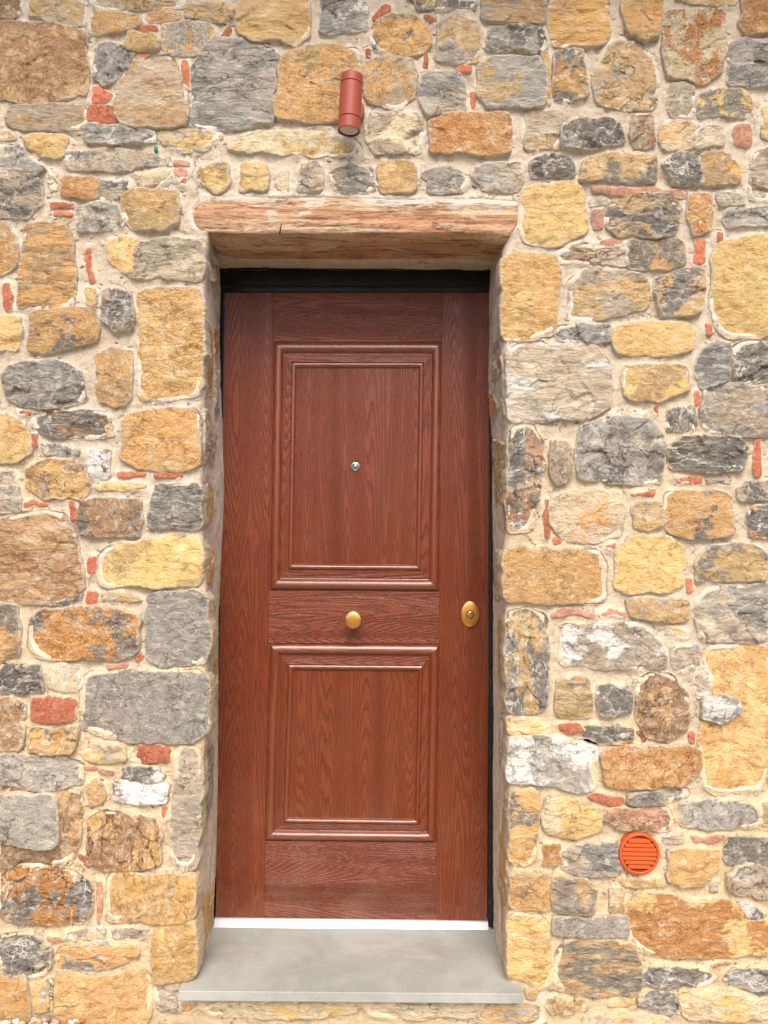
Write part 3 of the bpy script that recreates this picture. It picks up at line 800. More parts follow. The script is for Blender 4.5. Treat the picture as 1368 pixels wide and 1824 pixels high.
def edge_fn(pts):
    z = [on_y(x, y, 0).z for x, y in pts][::-1]; x = [on_y(x, y, 0).x for x, y in pts][::-1]
    return lambda q: np.interp(q, z, x)
XL = edge_fn([(372, 418), (366, 470), (364, 520), (361, 600), (361, 700), (359, 760), (360, 850), (361, 940), (364, 1000), (368, 1060), (371, 1120), (368, 1190), (369, 1250), (366, 1320), (358, 1400), (352, 1480), (347, 1560), (346, 1660), (345, 1750), (344, 1800)])
XR = edge_fn([(905, 418), (893, 470), (893, 540), (896, 600), (900, 680), (903, 760), (903, 860), (901, 950), (896, 985), (896, 1060), (901, 1100), (903, 1200), (905, 1300), (905, 1400), (907, 1500), (909, 1600), (907, 1680), (905, 1745), (905, 1800)])
BACKL = edge_fn([(393, 480), (392, 600), (393, 700), (395, 850), (396, 900), (393, 1000), (389, 1100), (388, 1250), (385, 1450), (382, 1600), (380, 1660)])
def back_fn(pts, y=0.285):
    z = [on_y(a, b, y).z for a, b in pts][::-1]; x = [on_y(a, b, y).x for a, b in pts][::-1]
    return lambda q: np.interp(q, z, x)
BACKL = back_fn([(392, 470), (391, 600), (394, 700), (397, 850), (397, 900), (393, 1000), (389, 1100), (388, 1250), (385, 1450), (381, 1600), (380, 1660)])
BACKR = back_fn([(873, 470), (872, 600), (870, 680), (873, 730), (878, 800), (877, 900), (878, 1000), (878, 1150), (879, 1400), (879, 1660)])
Z_LIN = on_y(640, 418, 0).z; Z_SILL = on_y(640, 1752, 0).z - 0.03; LINT_Z0 = Z_LIN
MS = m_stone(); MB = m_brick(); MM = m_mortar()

wall = empty('stone_wall', (0, 0, 0), 'rubble stone wall of ochre and grey stones with cream mortar around the door', 'wall')
polys = []
seed = 100
for ln in STONES.strip().splitlines():
    code, *pt = ln.split()
    P = []
    for s in pt:
        i = s.rfind(','); x, y = float(s[:i]), float(s[i + 1:])
        P.append(uv(x, y, -0.010))
    if code == 'AT' and P[0][0] < -1.17: P = [(max(p[0], -1.05), p[1]) for p in P]
    if not code.endswith('+'): polys.append(np.array(P))
    near = any(abs(p[0] - XL(p[1])) < 0.02 or abs(p[0] - XR(p[1])) < 0.02 for p in P) and max(p[1] for p in P) < Z_LIN + 0.01
    make_stone(P, code, seed, wall, deep=0.05 if near else 0.03); seed += 3
jp = {'L': [], 'R': []}
for ln in JAMB.strip().splitlines():
    side, code, *pt = ln.split()
    P = []
    zs = [on_x(float(s.split(',')[0]), float(s.split(',')[1]), -0.528 if side == 'L' else 0.353).z for s in pt]
    zc = sum(zs) / len(zs)
    xj = float((XL(zc) + BACKL(zc)) / 2) if side == 'L' else float((XR(zc) + BACKR(zc)) / 2)
    for s in pt:
        q = on_x(float(s.split(',')[0]), float(s.split(',')[1]), xj); P.append((min(max(q.y, 0.012), 0.27), q.z))
    jp[side].append(np.array(P))
    zc = np.mean([p[1] for p in P]); yc = np.mean([p[0] for p in P])
    f = min(1, yc / 0.285)
    xx = float(XL(zc) * (1 - f) + BACKL(zc) * f) if side == 'L' else float(XR(zc) * (1 - f) + BACKR(zc) * f)
    make_stone(P, code, seed, wall, frame=mk_frame_x(xx, 1 if side == 'L' else -1), flip=side == 'R', proud=0.006, deep=0.03); seed += 3

# mortar: one sheet with the joints sunk between the stones, turning into the doorway
def sdf(px, pz, P):
    """signed distance to a polygon, positive outside"""
    Q = np.roll(P, -1, 0); best = np.full(px.shape, 9.0); ins = np.zeros(px.shape, bool)
    for (ax, az), (bx, bz) in zip(P, Q):
        dx, dz = bx - ax, bz - az; L = dx * dx + dz * dz + 1e-12
        t = np.clip(((px - ax) * dx + (pz - az) * dz) / L, 0, 1)
        best = np.minimum(best, np.hypot(px - ax - t * dx, pz - az - t * dz))
        cr = ((az > pz) != (bz > pz)) & (px < (bx - ax) * (pz - az) / (bz - az + 1e-12) + ax)
        ins ^= cr
    return np.where(ins, -best, best)
def joint_depth(X, Z, PS, m=0.03):
    D = np.full(X.shape, 9.0)
    for P in PS:
        P = chaikin(P, 1)
        lo = P.min(0) - m; hi = P.max(0) + m
        k = (X > lo[0]) & (X < hi[0]) & (Z > lo[1]) & (Z < hi[1])
        if k.any():
            D[k] = np.minimum(D[k], sdf(X[k], Z[k], P))
    return D
def lintel_z(x):
    """top and bottom of the beam along its length"""
    xs = [on_y(a, 380, 0).x for a in (340, 352, 372, 420, 560, 700, 860, 905, 924)]
    zt = [on_y(640, b, 0).z for b in (378, 360, 349, 351, 349, 352, 350, 352, 353)]
    zb = [on_y(640, b, 0).z for b in (398, 413, 417, 419, 418, 417, 417, 421, 398)]
    return np.interp(x, xs, zt), np.interp(x, xs, zb)
lx = np.array([on_y(a, 380, 0).x for a in (340, 352, 372, 420, 560, 700, 860, 905, 924)])
lt, lb = lintel_z(lx)
front_polys = polys + [np.vstack([np.stack([lx, lb + 0.0], 1), np.stack([lx, lt], 1)[::-1]])]

# stones of the wall beyond the picture, one joined part
ext = []
def fill_region(x0, x1, z0, z1):
    z = z0
    while z < z1 - 0.05:
        h = min(random.uniform(0.10, 0.22), z1 - z); x = x0
        while x < x1 - 0.05:
            w = min(random.uniform(0.10, 0.34), x1 - x)
            cx, cz = x + w / 2, z + h / 2; a, b = w / 2 - 0.011, h / 2 - 0.010
            P = []
            for i in range(10):
                th = 2 * math.pi * i / 10 + 0.2; c, s = math.cos(th), math.sin(th); e = 0.42
                P.append((cx + a * math.copysign(abs(c) ** e, c) * random.uniform(0.86, 1.0), cz + b * math.copysign(abs(s) ** e, s) * random.uniform(0.84, 1.0)))
            ext.append((np.array(P), random.choice(['YO', 'OA', 'AT', 'GK', 'KT', 'OK', 'HG', 'BA', 'YT', 'TG', 'A', 'Y'])))
            x += w
        z += h
fill_region(-2.35, -1.14, -0.02, 3.32); fill_region(1.14, 2.35, -0.02, 3.32); fill_region(-1.14, 1.14, 2.985, 3.32)
def fine(a, b, st): return np.linspace(a, b, max(2, int(round((b - a) / st)) + 1))
s0 = fine(0, 1, 1.0 / 118); s1 = fine(0, 1, 1.0 / 160)
Zr = np.concatenate([fine(-0.08, -0.03, 0.02)[:-1], fine(-0.03, 2.98, 0.0052), fine(2.98, 3.35, 0.012)[1:]])
def grid_cols(z):
    xl = XL(z); xr = XR(z)
    left0 = np.arange(-2.4, -1.14, 0.014); right0 = np.arange(1.14 + 0.014, 2.4, 0.014)
    a = -1.14 + (xl + 1.14) * s0; b = xl + (xr - xl) * s1[1:-1]; c = xr + (1.14 - xr) * s0
    return np.concatenate([left0, a, b, c, right0]), len(left0) + len(s0) - 1, len(left0) + len(s0) + len(s1) - 2
rows = []
for z in Zr:
    cl, iL, iR = grid_cols(z); rows.append(cl)
X = np.array(rows); Z = np.repeat(Zr[:, None], X.shape[1], 1)
D = joint_depth(X, Z, front_polys + [e[0] for e in ext])
n1 = fbm(X * 14, Z * 16, 0.3, 4, 21); n2 = fbm(X * 70, Z * 80, 4.2, 3, 33, 0.6)
fil = np.exp(-np.clip(D, 0, 1) / 0.006)
Y = -(0.0030 + 0.0055 * n1 + 0.0040 * n2 + 0.0030 * fil * (0.5 + 2.0 * n1) - 0.0040 * np.clip((D - 0.004) / 0.014, 0, 1))
inside = np.clip(-D - 0.0030, 0, 0.01) / 0.01
Y = Y + inside * 0.012
zin = (Z < Z_LIN + 0.0) & (Z > Z_SILL)
eL = np.abs(X - XL(Z)); eR = np.abs(X - XR(Z)); ed = np.minimum(np.where(X <= XL(Z) + 1e-6, eL, 9), np.where(X >= XR(Z) - 1e-6, eR, 9))
rr = 0.016; k = zin & (ed < rr)
Y = np.where(k, Y + rr - np.sqrt(np.clip(rr ** 2 - (rr - ed) ** 2, 0, 1)), Y)
nr, nc = X.shape
Vs = [np.stack([X.ravel(), Y.ravel(), Z.ravel()], 1)]
ii, jj = np.meshgrid(np.arange(nr - 1), np.arange(nc - 1), indexing='ij')
zmid = (Z[ii, jj] + Z[ii + 1, jj]) / 2
keep = ~((jj >= iL) & (jj < iR) & (zmid < Z_LIN + 0.02) & (zmid > Z_SILL))
ii, jj = ii[keep], jj[keep]
Q = [np.stack([ii * nc + jj, ii * nc + jj + 1, (ii + 1) * nc + jj + 1, (ii + 1) * nc + jj], 1)]
base = nr * nc
ro = np.where((Zr < Z_LIN + 0.03) & (Zr > Z_SILL - 0.012))[0]
ts = fine(0, 1, 1 / 50.0)[1:]
for side, ic, BF, FX, sg in (('L', iL, BACKL, XL, 1), ('R', iR, BACKR, XR, -1)):
    zz = Zr[ro][:, None] + 0 * ts; y0 = Y[ro, ic][:, None]; yy = y0 + (0.315 - y0) * ts
    f = np.clip(yy / 0.285, 0, 1.15)
    ease = f ** 0.8
    xx = FX(zz) * (1 - ease) + BF(zz) * ease
    Dj = joint_depth(yy, zz, jp[side])
    nn = 0.008 * fbm(yy * 7, zz * 5, 2.0, 4, 41) + 0.0025 * fbm(yy * 45, zz * 50, 1.0, 3, 47)
    nn = nn * np.clip(yy / 0.03, 0, 1) * np.clip((0.31 - yy) / 0.05, 0.4, 1) - np.clip(-Dj - 0.002, 0, 0.006) * 2.5
    xx = xx + sg * nn
    Vs.append(np.stack([xx.ravel(), yy.ravel(), zz.ravel()], 1))
    m = len(ts); R0 = len(ro)
    idx = np.concatenate([(ro * nc + ic)[:, None], base + np.arange(R0 * m).reshape(R0, m)], 1)
    a = idx[:-1, :-1].ravel(); b = idx[:-1, 1:].ravel(); c = idx[1:, 1:].ravel(); d = idx[1:, :-1].ravel()
    Q.append(np.stack([a, b, c, d], 1) if side == 'L' else np.stack([d, c, b, a], 1))
    base += R0 * m
VV = np.vstack(Vs); paste = np.full(len(VV), 0.9); paste[:D.size] = np.exp(-np.clip(D.ravel(), 0, 1) / 0.0075)
me = mesh_np('mortar', VV, np.vstack(Q), None, {'paste': ('FLOAT', paste)})
link('mortar', me, MM, wall)

# splinters of stone and tile caught in the joints
bmi = bmesh.new(); bmesh.ops.create_icosphere(bmi, subdivisions=1, radius=1.0); bmi.verts.ensure_lookup_table()
CV = np.array([v.co[:] for v in bmi.verts]); CF = np.array([[v.index for v in f.verts] for f in bmi.faces]); bmi.free()
cand = np.where((D > 0.005) & (D < 0.02) & (np.abs(X) < 1.13) & (Z > 0) & (Z < 2.97) & ((X < XL(Z) - 0.012) | (X > XR(Z) + 0.012) | (Z > Z_LIN + 0.13)))
pick = rng.choice(len(cand[0]), 620, replace=False); cV, cF, cA = [], [], {}
for n_, k_ in enumerate(pick):
    i_, j_ = cand[0][k_], cand[1][k_]; room = D[i_, j_]
    r_ = min(rng.uniform(0.0022, 0.0058), room * 0.75)
    M_ = np.array(Matrix.Rotation(rng.uniform(-0.5, 0.5), 3, 'Y'))
    v_ = (CV * (1 + rng.uniform(-0.3, 0.3, (len(CV), 1)))) * np.array([r_ * rng.uniform(1.0, 2.4), r_ * 0.8, r_ * rng.uniform(0.6, 1.1)])
    v_ = v_ @ M_.T + np.array([X[i_, j_], Y[i_, j_] + r_ * 0.1, Z[i_, j_]])
    cV.append(v_); cF.append(CF + n_ * len(CV))
    at = stone_attrs(rng.choice(['TC', 'CY', 'GK', 'AO', 'HT', 'KG', 'YO', 'P', 'C']), int(rng.randint(1e6)), len(v_)); at['rim'] = ('FLOAT', np.full(len(v_), 0.25))
    for q_, (ty, ar) in at.items(): cA.setdefault(q_, (ty, []))[1].append(ar)
cA = {q_: (ty, np.concatenate(ar)) for q_, (ty, ar) in cA.items()}
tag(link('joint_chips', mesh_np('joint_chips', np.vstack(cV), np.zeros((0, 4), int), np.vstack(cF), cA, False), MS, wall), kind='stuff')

# the far stones joined
Vx, Qx, Tx, At = [], [], [], {}
off = 0
for P, code in ext:
    Pt, H, Rm, q, t, c = stone_geo(P, code, seed, step=0.011); seed += 3
    V = frame_front(Pt, H); at = stone_attrs(code, seed, len(V)); at['rim'] = ('FLOAT', Rm)
    Vx.append(V); Qx.append(q + off); Tx.append(t + off); off += len(V)
    for k_, (ty, ar) in at.items(): At.setdefault(k_, (ty, []))[1].append(ar)
At = {k_: (ty, np.concatenate(ar)) for k_, (ty, ar) in At.items()}
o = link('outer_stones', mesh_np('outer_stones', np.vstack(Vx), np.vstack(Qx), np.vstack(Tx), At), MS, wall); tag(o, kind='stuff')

# timber lintel: a worn beam, its soffit running back over the doorway
xs = np.linspace(lx[0], lx[-1], 190); zt, zb = lintel_z(xs)
sec = []
for s in np.linspace(0, 1, 26): sec.append((0, s))
for s in np.linspace(0, 1, 24)[1:]: sec.append((1, s))
for s in (0.3, 0.6, 1.0): sec.append((2, s))
rowsV = []
YB = 0.215
for kind, s in sec:
    if kind == 0:
        z = zt + (zb - zt) * s; bul = np.sin(np.pi * s) ** 0.5
        y = -0.009 - 0.002 * bul + (0.006 * max(0, (s - 0.94) / 0.06) ** 2) + (0.012 * max(0, (0.14 - s) / 0.14))
        nz = 0
    elif kind == 2:
        z = zb + 0.004 + 0.05 * s; y = np.full_like(zb, YB + 0.002); nz = 0
    else:
        z = zb + 0.004 * s; y = np.full_like(zb, 0.006 + (YB - 0.006) * s); nz = 1
    y = y + 0 * xs
    endf = np.clip(np.minimum((xs - xs[0]) / 0.03, (xs[-1] - xs) / 0.008), 0, 1) ** 0.5
    d = 0.0065 * fbm(xs * 2.5, z * 55 + (y * 20 if nz else 0), 3.0, 4, 61) + 0.0028 * fbm(xs * 9, z * 190 + y * 60, 3.0, 3, 67) + 0.003 * np.minimum(0, fbm(xs * 16, z * 40, 8.0, 3, 63) + 0.15) + 0.006 * fbm(xs * 3.5, z * 6 + y * 6, 1.0, 2, 71)
    if nz: rowsV.append(np.stack([xs, y, z - d], 1))
    elif kind == 2: rowsV.append(np.stack([xs, y, z], 1))
    else: rowsV.append(np.stack([xs, (y - d) * endf + 0.012 * (1 - endf), z], 1))
nR = len(rowsV); nC = len(xs); i, j = np.meshgrid(np.arange(nR - 1), np.arange(nC - 1), indexing='ij'); i = i.ravel(); j = j.ravel()
lq = np.stack([i * nC + j, (i + 1) * nC + j, (i + 1) * nC + j + 1, i * nC + j + 1], 1)
MT = m_timber()
lint = tag(link('lintel', mesh_np('lintel', np.vstack(rowsV), lq), MT, wall), 'weathered reddish timber lintel over the doorway')
# old nail stub in the beam
bm = bmesh.new(); p = on_y(500, 408, -0.016)
bmesh.ops.create_cone(bm, cap_ends=True, segments=10, radius1=0.0022, radius2=0.0016, depth=0.034, matrix=Matrix.Translation(p + Vector((0, -0.003, 0))) @ Matrix.Rotation(R_(12), 4, 'Y') @ Matrix.Rotation(R_(14), 4, 'X'))
RUST = m_plain('rusty_iron', alb((92, 50, 30)), 0.8)
link('nail', from_bm('nail', bm), RUST, lint)
# plaster band of the soffit behind the beam
ys = fine(YB - 0.012, 0.315, 0.006); xq = fine(float(BACKL(2.1)) - 0.02, float(BACKR(2.1)) + 0.02, 0.008)
Yg, Xg = np.meshgrid(ys, xq, indexing='ij')
zbq = float(np.mean(zb)) - 0.004 + 0.004 * fbm(Xg * 9, Yg * 20, 5.0, 4, 81) - 0.004 * np.clip((Yg - YB) / 0.1, 0, 1) + 0.03 * np.exp(-(Yg - YB + 0.012) / 0.007)
i, j = np.meshgrid(np.arange(len(ys) - 1), np.arange(len(xq) - 1), indexing='ij'); i = i.ravel(); j = j.ravel(); nC = len(xq)
link('soffit_plaster', mesh_np('soffit_plaster', np.stack([Xg.ravel(), Yg.ravel(), zbq.ravel()], 1), np.stack([i * nC + j, i * nC + j + 1, (i + 1) * nC + j + 1, (i + 1) * nC + j], 1)), MM, wall)
# green fixing plug left in the mortar
GREEN = m_plain('green_plastic', alb((60, 165, 140)), 0.4)
bm = bmesh.new(); p = on_y(278, 265, -0.012)
lathe(bm, [(0.0055, -0.02), (0.0055, 0.004), (0.0045, 0.0055), (0.0022, 0.0055), (0.002, -0.002), (0, -0.002)], 16, Matrix.Translation(p) @ Matrix.Rotation(R_(18), 4, 'Z'))
tag(link('wall_plug', from_bm('wall_plug', bm), GREEN, wall), 'small green plastic plug stuck in the mortar')

# solid wall behind the opening edges and the roofless top: closes the wall from the side
bm = bmesh.new()
for x0, x1, z0, z1 in ((-2.42, -0.60, -0.08, 3.36), (0.42, 2.42, -0.08, 3.36), (-0.60, 0.42, float(Z_LIN) + 0.035, 3.36), (-0.60, 0.42, -0.08, float(Z_SILL) - 0.005)):
    add_box(bm, x0, x1, 0.045, 0.42, z0, z1)
link('wall_core', from_bm('wall_core', bm, False), MM, wall)

# ------------------------------------------------------------------ unseen tiled eaves, added to shade the top of the wall
shade_eave = empty('shade_eaves', (0, 0, 3.36), 'timber eaves with half round clay tiles at the top of the stone wall', 'roof')
MW = m_plain('shade_eaves_timber', alb((120, 86, 58)), 0.8, 0.0, 0.2, 60.0, 0.4, 0.3); MTL = m_plain('shade_clay_tile', alb((190, 120, 86)), 0.85, 0.0, 0.2, 50.0, 0.4, 0.3)
for i in range(4):
    bm = bmesh.new(); y = -0.46 + i * 0.155; add_box(bm, -2.42, 2.42, y, y + 0.150, 3.46 + i * 0.045, 3.478 + i * 0.045, 0.002)
    link('shade_eaves_plank', from_bm('shade_eaves_plank', bm, True, 30), MW, shade_eave)
for i in range(9):
    bm = bmesh.new(); x = -2.2 + i * 0.55; add_box(bm, x - 0.04, x + 0.04, -0.40, 0.20, 3.362, 3.455, 0.004)
    link('shade_rafter_end', from_bm('shade_rafter_end', bm, True, 30), MW, shade_eave)
bm = bmesh.new()
for a_, n_ in ((0.0, 12),):
    A1 = [bm.verts.new((0.095 * math.cos(math.pi * k / n_), -0.24, 0.075 * math.sin(math.pi * k / n_))) for k in range(n_ + 1)]
    B1 = [bm.verts.new((0.085 * math.cos(math.pi * k / n_), 0.30, 0.068 * math.sin(math.pi * k / n_) + 0.16)) for k in range(n_ + 1)]
    for k in range(n_): bm.faces.new((A1[k], A1[k + 1], B1[k + 1], B1[k]))
tm = from_bm('shade_roof_tile', bm)
for i in range(24):
    o = link('shade_roof_tile', tm, MTL, shade_eave); o.location = (-2.36 + i * 0.205, -0.26, 3.50); 
    sm = o.modifiers.new('thickness', 'SOLIDIFY'); sm.thickness = 0.012

# ------------------------------------------------------------------ doorstep slab
MSILL = m_sill()
zs_top = on_y(625, 1768, -0.05).z
a = on_y(318, 1768, -0.05).x; b = on_y(933, 1771, -0.05).x
step = empty('doorstep', (float((a + b) / 2), 0.1, zs_top - 0.028), 'grey sawn stone slab laid as the sill beneath the front door', 'doorstep')
bm = bmesh.new()
zb_ = zs_top - 0.028
yf, yw, yb = -0.05, 0.0, 0.33
pts = [(a, yf), (b, yf), (b, yw + 0.01), (float(XR(zs_top)) + 0.03, yw + 0.01), (float(BACKR(zs_top)) + 0.03, yb), (float(BACKL(zs_top)) - 0.03, yb), (float(XL(zs_top)) - 0.03, yw + 0.01), (a, yw + 0.01)]
top = [bm.verts.new((x, y, zs_top)) for x, y in pts]; bot = [bm.verts.new((x, y, zb_)) for x, y in pts]
bm.faces.new(top); bm.faces.new(bot[::-1])
for i in range(len(pts)):
    j = (i + 1) % len(pts); bm.faces.new((top[i], bot[i], bot[j], top[j]))
bmesh.ops.recalc_face_normals(bm, faces=bm.faces)
es = [e for e in bm.edges if all(v.co.y < -0.04 for v in e.verts)]
bmesh.ops.bevel(bm, geom=es, offset=0.0022, segments=3, affect='EDGES')
link('slab', from_bm('slab', bm, True, 30), MSILL, step)

# ------------------------------------------------------------------ door frame
BLK = m_plain('black_lacquered_steel', (0.004, 0.0035, 0.0035), 0.25, 0.0, 0.35, 60.0, 0.02, 0.0)
BRN = m_plain('dark_brown_steel', alb((30, 22, 22)), 0.35, 0.0, 0.5, 60.0, 0.1)
WHT = m_plain('white_metal', alb((226, 228, 232), 0.84), 0.3, 0.0, 0.5, 80.0, 0.08, 0.10)
YD = 0.300
def D(px, py, h=0.0):
    """a point of the door face, h metres in front of it"""
    p = on_y(px, py, YD); return Vector((p.x, YD - h, p.z))
fr = empty('door_frame', (float(D(625, 1650).x), YD, zs_top), 'black lacquered steel frame set in the stone doorway around the door', 'door frame')
def slab_quad(name, quad, h0, h1, mat, parent, bev=0.0008, seg=2):
    """board with the outline quad on the door plane, from h0 to h1 in front of it"""
    bm = bmesh.new()
    f = [bm.verts.new(D(x, y, h1)) for x, y in quad]; k = [bm.verts.new(D(x, y, h0)) for x, y in quad]
    bm.faces.new(f); bm.faces.new(k[::-1])
    for i in range(4): bm.faces.new((f[i], k[i], k[(i + 1) % 4], f[(i + 1) % 4]))
    bmesh.ops.recalc_face_normals(bm, faces=bm.faces)
    if bev: bmesh.ops.bevel(bm, geom=[e for e in bm.edges if all(v in f for v in e.verts)], offset=bev, segments=seg, affect='EDGES')
    return link(name, from_bm(name, bm, True, 35), mat, parent)
slab_quad('frame_head', [(360, 440), (920, 440), (905, 512), (372, 512)], -0.03, 0.020, BLK, fr, 0.002)
slab_quad('frame_head_lip', [(372, 513.5), (905, 513.5), (905, 521), (372, 521)], -0.03, 0.010, BLK, fr, 0.002)
slab_quad('frame_post', [(360, 522), (399.5, 522), (382.5, 1655), (343, 1655)], -0.03, 0.010, BLK, fr, 0.0015)
slab_quad('frame_post', [(872.5, 522), (915, 522), (915, 1659), (869.5, 1659)], -0.03, 0.004, BRN, fr, 0.0015)
slab_quad('frame_stop', [(876, 522), (914, 522), (914, 1659), (874, 1659)], 0.0045, 0.014, BRN, fr, 0.002)
bm = bmesh.new()
q = [D(383.5, 1634, -0.01), D(868.5, 1640, -0.01), D(868.5, 1640, 0.010), D(383.5, 1634, 0.010)]
bmv = [bm.verts.new(v) for v in q]; z0 = zs_top + 0.0015
low = [bm.verts.new((q[3].x, YD - 0.024, z0)), bm.verts.new((q[2].x, YD - 0.024, z0)), bm.verts.new((q[1].x, YD + 0.01, z0)), bm.verts.new((q[0].x, YD + 0.01, z0))]
bm.faces.new((bmv[0], bmv[1], bmv[2], bmv[3])); bm.faces.new((bmv[3], bmv[2], low[1], low[0])); bm.faces.new((bmv[0], bmv[3], low[0], low[3])); bm.faces.new((bmv[2], bmv[1], low[2], low[1]))
bmesh.ops.recalc_face_normals(bm, faces=bm.faces)
bmesh.ops.bevel(bm, geom=[e for e in bm.edges if all(v in (bmv[2], bmv[3]) for v in e.verts)], offset=0.002, segments=3, affect='EDGES')
tag(link('threshold', from_bm('threshold', bm, True, 40), WHT, fr), 'white metal threshold strip under the door')
SEAL = m_plain('mastic', alb((46, 42, 40)), 0.6)
# irregular bead of old sealant between frame and plaster
bm = bmesh.new(); prev = None
for i in range(90):
    f = i / 89; x = 394 + f * 480; yy = 483 + 3.0 * float(fbm(f * 9, 0.0, 1.0, 4, 90)) + (3 if f < .03 or f > .97 else 0)
    r0 = 0.0035 + 0.002 * float(fbm(f * 14, 3.0, 1.0, 3, 91)); c = D(x, yy, 0.023)
    ring = [bm.verts.new(c + Vector((0, math.cos(t) * r0, math.sin(t) * r0 * 1.8))) for t in [2 * math.pi * k / 8 for k in range(8)]]
    if prev:
        for k in range(8): bm.faces.new((prev[k], prev[(k + 1) % 8], ring[(k + 1) % 8], ring[k]))
    prev = ring
bmesh.ops.recalc_face_normals(bm, faces=bm.faces)
link('sealant_bead', from_bm('sealant_bead', bm), BLK, fr)

# ------------------------------------------------------------------ door
MV, MH, GV, GH = m_door(True), m_door(False), m_door(True, 1.0), m_door(False, 1.0)
TL, TR, BR, BL = (401, 521.5), (871.5, 521.5), (867.5, 1638.5), (384.5, 1632.5)
door = empty('front_door', D(625, 1636, 0), 'reddish brown wood grain front door with two moulded panels set in the stone wall', 'door')
slab_quad('door_leaf', [TL, TR, BR, BL], -0.04, 0.0, MV, door)
def lerp(a, b, t): return (a[0] + (b[0] - a[0]) * t, a[1] + (b[1] - a[1]) * t)
# seams between stiles and rails
def SL(y): return 486.9 + (470.4 - 486.9) * (y - 521) / (1635 - 521)
def SR(y): return 788.4 + (776.6 - 788.4) * (y - 521) / (1635 - 521)
def EL(y): return 401 + (384.5 - 401) * (y - 521) / (1633 - 521)
def ER(y): return 871.5 + (867.5 - 871.5) * (y - 521) / (1638 - 521)
g = 0.16
slab_quad('stile', [(EL(521.5), 521.5), (SL(521.5) - g, 521.5), (SL(1633) - g, 1633.5), (EL(1633), 1632.5)], 0.0005, 0.003, MV, door)
slab_quad('stile', [(SR(521.5) + g, 521.5), (ER(521.5), 521.5), (ER(1638), 1638.5), (SR(1637) + g, 1637.5)], 0.0005, 0.003, MV, door)
def rail(y0, y1, tilt=0.0):
    slab_quad('rail', [(SL(y0) + g, y0), (SR(y0) - g, y0 + tilt), (SR(y1) - g, y1 + tilt), (SL(y1) + g, y1)], 0.0005, 0.003, MH, door)
rail(521.5, 609.6); rail(1051.6, 1145.2, 1.5); rail(1497.0, 1633.5, 3.0)
PROF_O = [(0, 0.0002), (0.4, 0.0070), (2.5, 0.0118), (6, 0.0150), (9, 0.0158), (12, 0.0140), (14.5, 0.0085), (16, 0.0038), (17.2, 0.0022), (18, 0.0024)]
PROF_B = [(18, 0.0024), (18.5, 0.0050), (20, 0.0054), (30.6, 0.0080), (31.0, 0.0060), (31.6, 0.0058)]
PROF_I = [(31.6, 0.0058), (32.0, 0.0112), (33.6, 0.0138), (36, 0.0136), (38.2, 0.0100), (39.2, 0.0048), (40, 0.0036)]
def ring_pt(rect, ins, side, i):
    (L, T, Rr, B) = ins
    tl, tr, br, bl = rect; k = side / 40.0
    return [(tl[0] + L * k, tl[1] + T * k), (tr[0] - Rr * k, tr[1] + T * k), (br[0] - Rr * k, br[1] - B * k), (bl[0] + L * k, bl[1] - B * k)][i]
def panel_set(rect, ins):
    for nm, prof in (('outer_moulding', PROF_O), ('bevel_board', PROF_B), ('inner_moulding', PROF_I)):
        for s in range(4):
            a, b = s, (s + 1) % 4
            bm = bmesh.new(); n = 24; prev = None
            for inset, h in prof:
                p, q = ring_pt(rect, ins, inset, a), ring_pt(rect, ins, inset, b)
                row = []
                for k in range(n + 1):
                    u = lerp(p, q, k / n); row.append(bm.verts.new(D(u[0], u[1], h)))
                if prev:
                    for k in range(n): bm.faces.new((prev[k], row[k], row[k + 1], prev[k + 1]))
                prev = row
            bmesh.ops.recalc_face_normals(bm, faces=bm.faces)
            if sum(f.normal.y for f in bm.faces) > 0: bmesh.ops.reverse_faces(bm, faces=bm.faces)
            link(nm, from_bm(nm, bm, True, 40), (MH if s in (0, 2) else MV) if nm == 'bevel_board' else (GH if s in (0, 2) else GV), door)
    q = [ring_pt(rect, ins, 39.6, i) for i in range(4)]
    slab_quad('panel', q, 0.0005, 0.0040, MV, door, 0)
panel_set([(488.2, 610.8), (786.6, 611.0), (780.6, 1051.5), (482.6, 1049.5)], (41, 46, 41, 46))
panel_set([(481.8, 1147.0), (781.0, 1149.0), (775.0, 1497.5), (473.0, 1494.5)], (42, 46, 37, 40))
BRASS = m_plain('satin_brass', (0.80, 0.40, 0.11), 0.30, 1.0, 0.5, 200.0, 0.06, 0.08)
STEEL = m_plain('satin_steel', (0.55, 0.54, 0.52), 0.28, 1.0, 0.5, 200.0, 0.05, 0.05)
DKM = m_plain('dark_slot', (0.012, 0.011, 0.010), 0.5)
# knob
p = D(629.5, 1103, 0.003); bm = bmesh.new()
p = on_y(629, 1104, YD - 0.055); p = Vector((p.x, YD - 0.003, p.z))
lathe(bm, [(0.0, 0.0), (0.016, 0.0), (0.016, 0.004), (0.010, 0.008), (0.0085, 0.020), (0.012, 0.032), (0.021, 0.044), (0.0272, 0.0505), (0.0282, 0.0535), (0.0272, 0.0560), (0.0235, 0.0578), (0.014, 0.0588), (0.006, 0.0591), (0, 0.0592)], 64, Matrix.Translation(p))
tag(link('door_knob', from_bm('door_knob', bm), BRASS, door), 'round satin brass pull knob in the middle of the door')
